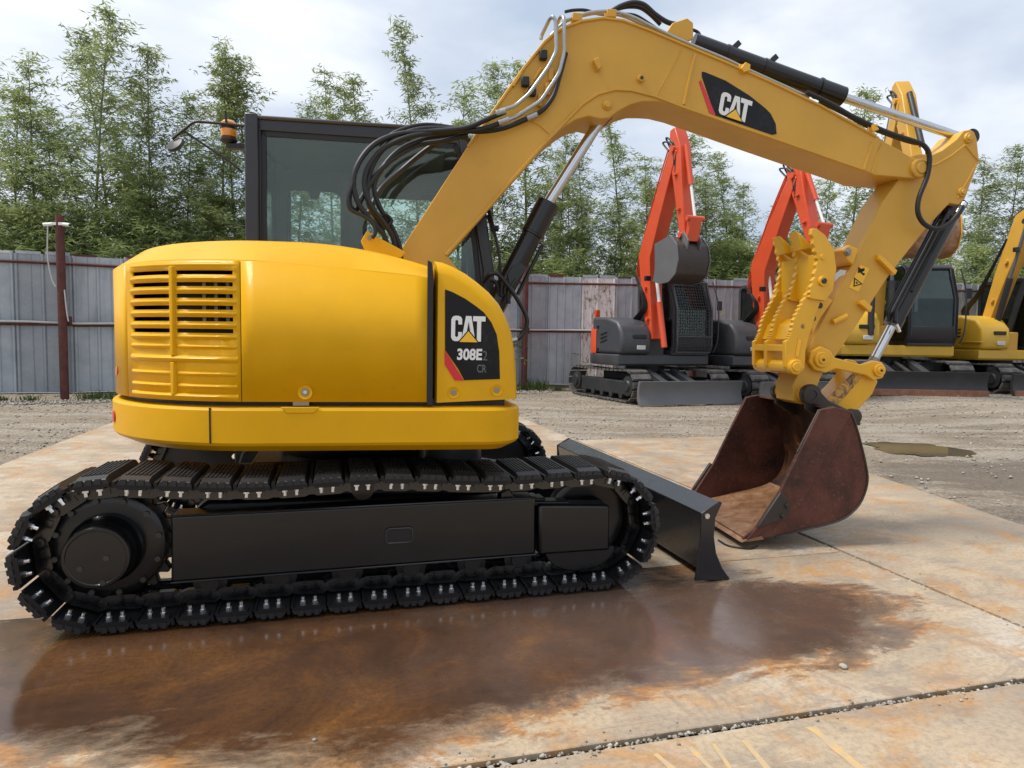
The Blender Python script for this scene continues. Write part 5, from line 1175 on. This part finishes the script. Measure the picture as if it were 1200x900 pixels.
# ================================================================== bamboo
def bamboo(sd,H_=8.5,bush=1.0,top_only=.12,leaves=1.0):
    r_=np.random.RandomState(sd); cul=bmesh.new(); lean=r_.normal(0,.35,2); 
    cur=lambda t:np.array([lean[0]*t*t*H_*.12,lean[1]*t*t*H_*.12,H_*t])
    bm_tube(cul,[cur(t) for t in np.linspace(0,1,12)],[.04*(1-t)+.005 for t in np.linspace(0,1,12)],6)
    V=[];F=[];S=[]
    twigs=[]
    nodes=int(H_/.27)
    for k in range(nodes):
        t=top_only+(1-top_only)*(k+r_.rand()*.6)/nodes
        if t>1: continue
        for j in range(r_.randint(2,5)):
            az=r_.rand()*6.28; prof=min(1,(1.04-t)*1.7)**.8*(.68+.6*(1-t)); Lb=bush*(.35+1.0*r_.rand())*prof*1.25+.15
            el=R(25+35*r_.rand()); p0=cur(t); d=np.array([math.cos(az)*math.cos(el),math.sin(az)*math.cos(el),math.sin(el)])
            pts=[p0+d*Lb*u+np.array([0,0,-.30*Lb*u*u]) for u in (0,.33,.66,1)]
            bm_tube(cul,pts,[.010,.007,.005,.003],3)
            nb=int((7+Lb*12)*leaves)
            for q in range(nb):
                u=.25+.8*r_.rand(); u=min(u,1); c=p0+d*Lb*u+np.array([0,0,-.30*Lb*u*u])+r_.normal(0,.06+.10*Lb*(.5),3)
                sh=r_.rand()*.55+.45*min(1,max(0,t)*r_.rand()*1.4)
                for z in range(r_.randint(4,7)):
                    a=r_.rand()*6.28; e_=R(r_.uniform(-60,22)); ld=np.array([math.cos(a)*math.cos(e_),math.sin(a)*math.cos(e_),math.sin(e_)]); ll=r_.uniform(.10,.165); side=np.cross(ld,[0,0,1]); side/=np.linalg.norm(side)+1e-6; side=side*math.cos(q*1.3)+np.cross(ld,side)*math.sin(q*1.3)
                    w_=.0125; c2=c+r_.normal(0,.03,3); b0=len(V)
                    V+=[c2,c2+ld*ll*.4+side*w_,c2+ld*ll,c2+ld*ll*.4-side*w_]; F.append((b0,b0+1,b0+2,b0+3)); S.append(sh)
    cul_me=bpy.data.meshes.new('culm'); cul.to_mesh(cul_me); cul.free(); cul_me.materials.append(MAT['culm'])
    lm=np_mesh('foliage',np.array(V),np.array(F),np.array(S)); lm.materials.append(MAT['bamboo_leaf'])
    return cul_me,lm
VAR=[bamboo(11+k,8.5,1.0+.15*(k%3),leaves=.85) for k in range(6)]
LOWV=[bamboo(40+k,3.6,1.35,.02,1.15) for k in range(3)]
TREES=[]
def tree(x,y,h_,var,label,base=8.5,wide=1.,cat='bamboo',grp='bamboos growing behind the fence',nm='bamboo'):
    t=empty(nm,(x,y,0),random.random()*6.28); cm_,lm=var; s=h_/base
    for me,n_ in ((cm_,'culm'),(lm,'foliage')):
        o=bpy.data.objects.new(n_,me); C.objects.link(o); o.parent=t
    t.scale=(s*wide,s*wide,s); tag(t,label,cat,grp)
def topz(px,py,D): 
    return None
rt=[([(-14.18,8.43)],17.5,'at the far left edge of the view'),([(-12.68,7.52)],17,'second from the left edge, left of the camera post'),([(-10.36,9.22)],16.5,'tallest of all, above the camera post'),([(-11.93,7.19)],17.5,'left of the tallest bamboo'),([(-11.94,8.17)],16.8,'broad crown between the left edge and the tallest one'),([(-10.95,9.17)],18.5,'close behind the right side of the tallest bamboo'),([(-9.12,7.80)],17.6,'full crown left of the round mirror'),([(-7.47,8.60)],18.2,'slim crown directly behind the amber beacon'),
([(-9.45,8.54)],17.5,'just right of the tallest bamboo'),([(-8.82,7.45)],18,'short, above the excavator\'s rear cowl'),([(-7.83,8.91)],18,'tall, behind the round mirror'),([(-7.04,8.51)],18.5,'rising just left of the cab'),
([(-6.50,7.89)],20,'hidden mostly behind the cab\'s rear window'),([(-5.32,9.22)],20,'pale top above the left part of the cab roof'),([(-4.37,9.00)],20,'yellowish top above the middle of the cab roof'),([(-2.78,10.45)],20.5,'tall slim top above the hydraulic hoses'),
([(-1.74,9.00)],20.5,'low top beside the foot of the boom pipes'),([(-0.75,9.95)],21,'thin top touching the boom\'s rear edge'),([(0.43,10.11)],21,'top behind the steel pipes of the boom'),
([(1.33,8.08)],21,'inside the boom arch, left of the chrome rod'),([(2.26,7.38)],21,'inside the boom arch right beside the chrome rod'),([(3.50,8.42)],21,'tallest under the boom arch'),([(4.38,6.30)],21.5,'short, behind the first orange boom'),
([(5.88,7.65)],21.5,'between the two orange booms, nearer the first'),([(7.13,7.33)],21.5,'between the two orange booms, nearer the second'),([(9.75,7.31)],21.5,'behind the thumb tines'),([(10.69,9.22)],21.5,'tall, left of the stick top behind the boom tip'),
([(12.11,7.08)],21.5,'behind the stick of the large excavator'),([(14.75,7.22)],21.5,'right of the bucket cylinder'),([(15.64,7.71)],21.5,'near the right edge of the view'),([(16.98,8.21)],21.5,'just outside the right edge of the view'),([(8.57,6.36)],21.5,'behind the second orange boom')]
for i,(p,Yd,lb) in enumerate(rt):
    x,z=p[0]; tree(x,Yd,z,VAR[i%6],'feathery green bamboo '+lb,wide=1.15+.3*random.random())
# shorter bamboos filling the row
rf=random.Random(9); ORD=['first','second','third','fourth','fifth','sixth','seventh','eighth','ninth','tenth','eleventh','twelfth','thirteenth','fourteenth','fifteenth']
def lab(lb,i,kind): return '%s from the left of the %s'%(ORD[i],lb.replace('lower bamboo ','lower bamboos ').replace('leafy shrub ','leafy shrubs '))
zones=[(-60,150,'lower bamboo filling the row left of the excavator cowl',16.6,13),(150,330,'lower bamboo filling the row behind the mirror and beacon',17.6,11),(330,600,'lower bamboo seen through the cab glass',19.6,5),(580,780,'lower bamboo filling the row under the boom arch',20.3,11),(780,960,'lower bamboo filling the row behind the orange machines',20.6,10),(960,1290,'lower bamboo filling the row behind the yellow machines',20.6,11)]
for (a,b_,lb,Yd,n) in zones:
    for i in range(n):
        px=a+(b_-a)*(i+rf.random())/n; zz=rf.uniform(3.8,6.2) if px<560 else rf.uniform(4.2,6.9)
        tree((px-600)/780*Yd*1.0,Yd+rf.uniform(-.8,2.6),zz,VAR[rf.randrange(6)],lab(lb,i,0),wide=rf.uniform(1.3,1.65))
for (a,b_,lb,Yd,n) in zones:
    m_=int(n*.8)
    for i in range(m_):
        px=a+(b_-a)*(i+rf.random())/m_
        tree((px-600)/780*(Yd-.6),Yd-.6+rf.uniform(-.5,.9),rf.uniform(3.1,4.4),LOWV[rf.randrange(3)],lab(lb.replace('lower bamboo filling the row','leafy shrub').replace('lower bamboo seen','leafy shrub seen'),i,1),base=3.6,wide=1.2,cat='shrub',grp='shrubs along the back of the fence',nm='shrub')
# ================================================================== machines parked by the fence
def far_track(par,yc,dr,L_=2.9,h_=.66,w_=.42,mat='track_far'):
    # belt of separate shoes: only the visible machines, one mesh shoe shared
    r_=h_/2-.03; x0,x1=-L_/2+r_+.03,L_/2-r_-.03; pts=[]
    for i in range(30): pts.append((x0+(x1-x0)*i/30,.03))
    for i in range(20): a=-PI/2+PI*i/20; pts.append((x1+r_*math.cos(a),r_+.03+r_*math.sin(a)))
    for i in range(30): pts.append((x1+(x0-x1)*i/30,h_-.03-.02*math.sin(PI*i/30)))
    for i in range(20): a=PI/2+PI*i/20; pts.append((x0+r_*math.cos(a),r_+.03+r_*math.sin(a)))
    pos,pit=belt_positions(pts,38)
    tr=empty('track',(0,yc,0),0,par)
    for c,a in pos:
        o=bpy.data.objects.new('track_shoe',FSH); C.objects.link(o); o.parent=tr; o.location=(c.x,0,c.y); o.rotation_euler=(0,-a,0)
    lathe('sprocket',[(0,.20),(.05,.20),(.06,.13),(.10,.12),(.10,0)],(x0,dr*.12,r_+.03),(0,dr,0),'far_black',tr,20)
    lathe('idler',[(0,.20),(.04,.20),(.05,.12),(.08,.10),(.08,0)],(x1,dr*.12,r_+.03),(0,dr,0),'far_black',tr,20)
    box('track_frame',x0+.1,x1-.1,-.13,.13,.14,.42,'far_black',tr,.02)
    for x in np.linspace(x0+.35,x1-.3,5): cyl('roller',(x,-.14,.13),(x,.15,.13),.07,'far_black',tr,n=12)
    box('front_cover',x1-.08,x1+.06,-.14,.14,.2,.45,'far_black',tr,.02)
bm=bmesh.new(); bm_box(bm,-.068,.068,-.215,.215,-.018,.006); bm_box(bm,-.05,.04,-.205,.205,-.034,-.018); bmesh.ops.recalc_face_normals(bm,faces=bm.faces[:])
FSH=bpy.data.meshes.new('track_shoe'); bm.to_mesh(FSH); bm.free(); FSH.materials.append(MAT['track_far'])
def box_beam(name,pts,hs,y0,y1,mat,par,bevel=.015):
    # plate-sided beam: centre line pts (x,z), half heights hs, between y0 and y1
    P=[Vector(p) for p in pts]; n=len(P); A=[];B=[]
    for i,p in enumerate(P):
        d=(P[min(i+1,n-1)]-P[max(i-1,0)]).normalized(); nn=Vector((-d.y,d.x))*hs[i]; A.append(tuple(p+nn)); B.append(tuple(p-nn))
    return prism(name,A+B[::-1],y0,y1,mat,par,bevel)
def parked(kind,loc,rz,label,group,pose,scale=1.,bladerust=False,body='orange',plate_txt=None):
    t=empty('parked_excavator',loc,rz); tag(t,label,'excavator',group); t.scale=(scale,)*3
    for s in (-1,1): far_track(t,s*.93,s)
    box('carbody',-.6,.6,-.7,.7,.25,.58,'far_black',t,.04)
    # blade, arms
    bl=prism('blade',[(1.72,.0),(1.80,.0),(1.76,.1),(1.72,.22),(1.75,.38),(1.78,.46),(1.70,.46),(1.66,.3),(1.66,.1)],-1.2,1.2,'far_black' if bladerust else 'grey_steel',t,.008)
    if bladerust: box('cutting_edge',1.775,1.80,-1.19,1.19,.0,.12,'edge_rust',bl,.004)
    for s in (-1,1):
        M=Matrix.Translation((1.15,s*.33,.42))@Matrix.Rotation(R(18),4,'Y'); box('blade_arm',-.62,.55,-.07,.07,-.06,.06,'dark_grey',t,.012,M)
    cyl('blade_cylinder',(.6,0,.62),(1.5,0,.35),.045,'far_black',t)
    lathe('swing_ring',[(0,.42),(.16,.42),(.16,0)],(0,0,.58),(0,0,1),'far_black',t,28)
    main='far_yellow' if kind=='y' else 'orange'; dark='far_yellow' if kind=='y' else 'dark_grey'
    # deck skirt
    sk_=[(-1.25,.4),(-1.25,-.4)]
    def outline(off,z,fx):
        r=[]
        for q in np.linspace(-PI/2,-PI/2-PI,24): r.append((-.22+(1.05+off)*math.cos(q) if True else 0,(1.10+off)*math.sin(q)*1.0,z))
        return [(fx,-1.10-off,z)]+r+[(fx,1.10+off,z)]
    link(loft([outline(-.03,.72,.72),outline(0,.76,.76),outline(0,.93,.76),outline(-.02,.95,.74)]),'deck_skirt','far_yellow' if kind=='y' else 'dark_grey',t,smooth=True,auto=40)
    link(loft([outline(-.01,.96,-.42),outline(-.01,1.45,-.42),outline(-.08,1.62,-.42),outline(-.22,1.68,-.42)]),'counterweight',main,t,smooth=True,auto=40)
    # right-hand housing with step pockets and lamps
    hs_=[(-.42,.96),(.80,.96),(.84,1.15),(.80,1.42),(.62,1.62),(.2,1.72),(-.42,1.74)]
    hb=prism('side_housing',hs_,-1.08,-.36,dark,t,.06,3)
    for k in range(3):
        M=Matrix.Translation((.10,-1.085,1.22+.08*k))@Matrix.Rotation(R(-12),4,'Y'); box('vent_slot',-.14,.14,-.006,.006,-.014,.014,'rubber',hb,.003,M)
    box('work_lamp',.825,.86,-.72,-.52,1.05,1.14,'silver_paint',hb,.012); box('lamp_hood',.80,.85,-.80,-.50,1.28,1.36,'rubber',hb,.01)
    if kind=='y': 
        box('side_step',.3,.82,-1.12,-1.08,1.1,1.13,'far_yellow',hb,.008)
    box('rear_handle',-.5,-.42,-1.0,-.9,1.7,1.9,main,t,.01)
    # cab
    cp=[(-.55,.96),(-.58,2.45),(-.5,2.55),(.52,2.58),(.62,2.52),(.86,1.9),(.88,1.15),(.78,.96)]
    cab=empty('cab',(0,0,0),0,t)
    cf='dark_grey' if kind=='o' else 'cab_dark'
    for y in (.16,1.06): frame_ring(cp,inset_poly(cp,.075),y-.03,y+.03,cf,'side_frame',cab)
    for y in (.16,1.06): prism('side_glass',inset_poly(cp,.07),y-.003,y+.003,'glass_far',cab,0)
    prism('roof',[(-.58,2.44),(-.5,2.57),(.52,2.61),(.63,2.53),(.6,2.48)],.16,1.06,cf,cab,.02)
    for y in (.13,1.01): prism('front_post',[(.88,1.15),(.86,1.9),(.62,2.52),(.56,2.50),(.80,1.9),(.82,1.15)],y,y+.08,cf,cab,.01)
    prism('windscreen',[(.84,1.32),(.83,1.9),(.60,2.48),(.59,2.48),(.82,1.9),(.83,1.32)],.2,1.02,'glass_far',cab,0)
    prism('lower_front',[(.78,.96),(.87,1.15),(.87,1.34),(.82,1.34),(.82,1.15),(.72,.96)],.16,1.06,cf,cab,.01)
    box('cab_floor',-.55,.8,.16,1.06,.95,1.02,cf,cab,.01); box('rear_wall',-.56,-.52,.18,1.04,.96,1.6,cf,cab,.01)
    box('seat',-.35,.15,.38,.84,1.2,1.36,'seat_grey',cab,.05); box('seat_back',-.42,-.28,.38,.84,1.35,2.0,'seat_grey',cab,.05)
    if kind=='o':   # mesh guard in front of the windscreen
        gd=bmesh.new()
        def gx(z): return float(np.interp(z,[1.0,1.15,1.9,2.5],[.90,.94,.92,.70]))
        zs=list(np.linspace(1.02,1.30,6))+list(np.linspace(1.36,2.46,19))
        for z in zs: bm_tube(gd,[(gx(z),.2,z),(gx(z),1.02,z)],.006,4)
        for y in np.linspace(.2,1.02,15): bm_tube(gd,[(gx(z),y,z) for z in (1.02,1.15,1.5,1.9,2.2,2.46)],.006,4)
        gu=link(gd,'guard_mesh','far_black',cab)
        fr_=bmesh.new()
        for pth in ([(gx(z),.18,z) for z in (1.0,1.15,1.9,2.48)]+[(gx(z),1.04,z) for z in (2.48,1.9,1.15,1.0)]+[(gx(1.),.18,1.0)],[(gx(1.33),.18,1.33),(gx(1.33),1.04,1.33)]): bm_tube(fr_,pth,.018,6)
        link(fr_,'guard_frame','dark_grey',cab)
    tube('grab_rail',[(.90,1.12,1.0),(.98,1.16,1.3),(.96,1.16,2.0),(.8,1.12,2.5)],.014,'far_black',cab,6)
    box('mirror',.86,.89,1.2,1.32,1.9,2.1,'rubber',cab,.01)
    # boom, stick, bucket
    (fx,fz),(bx_,bz),(tx,tz),(sx,sz)=pose['foot'],pose['bend'],pose['tip'],pose['stick']
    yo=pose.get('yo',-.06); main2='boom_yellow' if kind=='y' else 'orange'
    box('boom_foot',.2,.75,yo-.22,yo+.22,.9,1.35,'far_black' if kind=='o' else main2,t,.03)
    bm_pts=[(fx,fz),(fx*.5+bx_*.5-.04,fz*.5+bz*.5),(bx_,bz),(bx_*.55+tx*.45,bz*.55+tz*.45+.03),(tx,tz)]
    box_beam('boom',bm_pts,[.11,.16,.22,.18,.11],yo-.15,yo+.15,main2,t)
    u=(Vector((tx,tz))-Vector((sx,sz))).normalized(); e1=Vector((tx,tz))+u*.42; nb_=Vector((-u.y,u.x))
    stk=box_beam('stick',[tuple(e1),(tx,tz),tuple(Vector((tx,tz)).lerp(Vector((sx,sz)),.35)),(sx,sz)],[.08,.19,.14,.09],yo-.13,yo+.13,main2,t)
    cyl('stick_pin',(tx,yo-.19,tz),(tx,yo+.19,tz),.06,main2,stk); cyl('pin',(sx,yo-.2,sz),(sx,yo+.2,sz),.05,main2,stk)
    # cylinders: boom (front), arm (back), bucket (front of the stick)
    b0_=Vector((fx+.32,yo,fz-.15)); b2_=Vector((bx_+.16,yo,bz-.05)); mid=b0_.lerp(b2_,.50)
    for s in ((-.0,) if kind=='o' else (-.19,.19)):
        o_=Vector((0,s,0)); c0=cyl('boom_cylinder',b0_+o_,mid+o_,.062,main2 if kind=='o' else 'far_black',t); cyl('cylinder_rod',mid+o_,b2_+o_,.035,'white' if kind=='o' else 'grey_steel',c0); cyl('rod_eye',b2_+o_-Vector((0,.08,0)),b2_+o_+Vector((0,.08,0)),.06,'far_black' if kind=='y' else main2,c0)
    a0=Vector((bx_-.30,yo,bz+.12)); a2=Vector((e1.x,yo,e1.y)); am=a0.lerp(a2,.62); c1=cyl('arm_cylinder',a0,am,.055,main2 if kind=='o' else 'far_black',t); cyl('cylinder_rod',am,a2,.03,'chrome',c1)
    f_=nb_*pose.get('side',1)*.24; k0_=Vector((tx+f_.x*.9,yo,tz+f_.y*.9)); k2_=Vector((sx+f_.x*.9,yo,sz+f_.y*.9+.25)); km=k0_.lerp(k2_,.55)
    c2=cyl('bucket_cylinder',k0_,km,.052,main2 if kind=='o' else 'far_black',t); cyl('cylinder_rod',km,k2_,.028,'white',c2); cyl('link_pin',k2_-Vector((0,.19,0)),k2_+Vector((0,.19,0)),.05,main2,c2)
    box_beam('bucket_link',[(k2_.x,k2_.z),(sx+f_.x*.5,sz-.12)],[.05,.05],yo-.13,yo+.13,main2,t)
    # bucket, curled
    bc_=Vector(pose.get('bucket',(sx+.05,sz-.42))); Q=[]; a_=pose.get('curl',0.)
    shp=[(-.30,.40),(.22,.42),(.40,.20),(.42,-.08),(.30,-.32),(.08,-.42),(-.20,-.40),(-.42,-.30),(-.34,-.05)]
    shp=[(x*math.cos(a_)-z*math.sin(a_)+bc_.x,x*math.sin(a_)+z*math.cos(a_)+bc_.y) for x,z in shp]
    bw=pose.get('bw',.36)
    bk_=prism('bucket',shp,yo-bw,yo+bw,pose.get('bmat','bucket_rust'),t,.03)
    for y in (yo-bw-.01,yo+bw-.01): prism('bucket_side',inset_poly(shp,-.015),y,y+.02,pose.get('smat','grey_steel'),bk_,.005)
    for y in np.linspace(yo-bw+.03,yo+bw-.03,4): prism('tooth',[shp[7],(shp[7][0]*1.0+(shp[7][0]-shp[6][0])*.5,shp[7][1]+(shp[7][1]-shp[6][1])*.5-.01),(shp[6][0],shp[6][1]-.0)],y-.03,y+.03,'grey_steel',bk_,.004)
    for y in (yo-.16,yo+.13): prism('bucket_ear',[(sx-.08,sz+.06),(sx+.1,sz+.05),(sx+.24,sz-.12),(sx+.2,sz-.3),(sx-.12,sz-.25)],y,y+.03,'grey_steel',bk_,.008)
    # small fittings that break up the plates
    for f_1 in (.25,.62):
        q=Vector((fx,fz)).lerp(Vector((bx_,bz)),f_1); cyl('boss',(q.x,yo-.20,q.y),(q.x,yo+.20,q.y),.045,main2,t)
    lm_=Vector((fx,fz)).lerp(Vector((bx_,bz)),.72); box('boom_lamp',lm_.x+.18,lm_.x+.26,yo-.30,yo-.18,lm_.y-.05,lm_.y+.05,'rubber',t,.01)
    for f_1 in (.3,.7):
        q=Vector((tx,tz)).lerp(Vector((sx,sz)),f_1); box('stick_clip',q.x-.05,q.x+.03,yo-.18,yo+.18,q.y-.02,q.y+.02,main2,stk,.005)
    for z in (1.02,1.5): box('hinge',-.2,-.12,-1.10,-1.075,z,z+.05,'rubber',hb,.003)
    # hoses
    for k in range(4):
        yy=yo-.16-.03*k
        tube('hose',[(fx-.25,yy,fz-.05),(fx-.40-.03*k,yy-.03,fz+.35),(fx-.12,yy,fz+.75),(bx_-.34,yo-.15,bz-.35)],.022,'rubber',t,6)
    for k in range(3): tube('boom_pipe',[(bx_-.30,yo-.12+.04*k,bz-.5),(bx_-.27,yo-.12+.04*k,bz-.1),(bx_*.5+tx*.5-.20,yo-.12+.04*k,bz*.5+tz*.5+.17),(tx-.22,yo-.12+.04*k,tz+.04)],.014,'steel_pipe' if kind=='y' else main2,t,6)
    tube('hose',[(tx-.22,yo-.1,tz+.02),(tx-.38,yo-.14,tz+.22),(tx-.05,yo-.15,tz+.1),(tx+.02,yo-.13,tz-.3)],.018,'rubber',t,6); tube('hose',[(tx-.2,yo-.05,tz+.02),(tx-.30,yo-.12,tz+.3),(tx+.02,yo-.13,tz+.05),(tx+.05,yo-.12,tz-.45)],.018,'rubber',t,6)
    return t
PA=dict(yo=-.22,foot=(.75,1.25),bend=(.45,3.0),tip=(1.40,4.95),stick=(1.75,3.25),side=-1,bucket=(1.55,2.78),curl=.15,bmat='cutter_steel',smat='grey_steel')
o1=parked('o',(3.05,15.35,0),R(-69),'orange excavator with a caged windscreen, left of the two, curled bucket raised over its cab','orange excavators parked by the fence',PA,1.05)
PB=dict(yo=-.2,foot=(.75,1.25),bend=(.55,2.8),tip=(1.45,4.6),stick=(1.95,3.2),side=-1,bucket=(1.8,2.75),curl=.15,bmat='cutter_steel')
o2=parked('o',(5.65,15.9,0),R(-68),'orange excavator half hidden behind the yellow thumb tines, right of the two','orange excavators parked by the fence',PB,1.05)
PY=dict(yo=-.38,foot=(.5,1.3),bend=(.6,3.4),tip=(1.3,5.6),stick=(2.3,3.3),side=-1,bucket=(2.25,2.95),curl=.1,bmat='bucket_lip',smat='boom_yellow',bw=.42)
y3=parked('y',(9.3,16.9,.16),R(-94),'yellow excavator with a rust-edged dark blade and tall raised stick, behind the big stick','yellow excavators parked by the fence',PY,1.18,True)
PZ=dict(yo=-.3,foot=(.2,1.5),bend=(1.0,3.75),tip=(2.4,4.4),stick=(2.8,2.6),side=-1,bucket=(2.7,2.1),curl=.2)
y4=parked('y',(12.35,17.2,.16),R(-80),'yellow excavator cut off by the right edge of the view','yellow excavators parked by the fence',PZ,1.1,True)
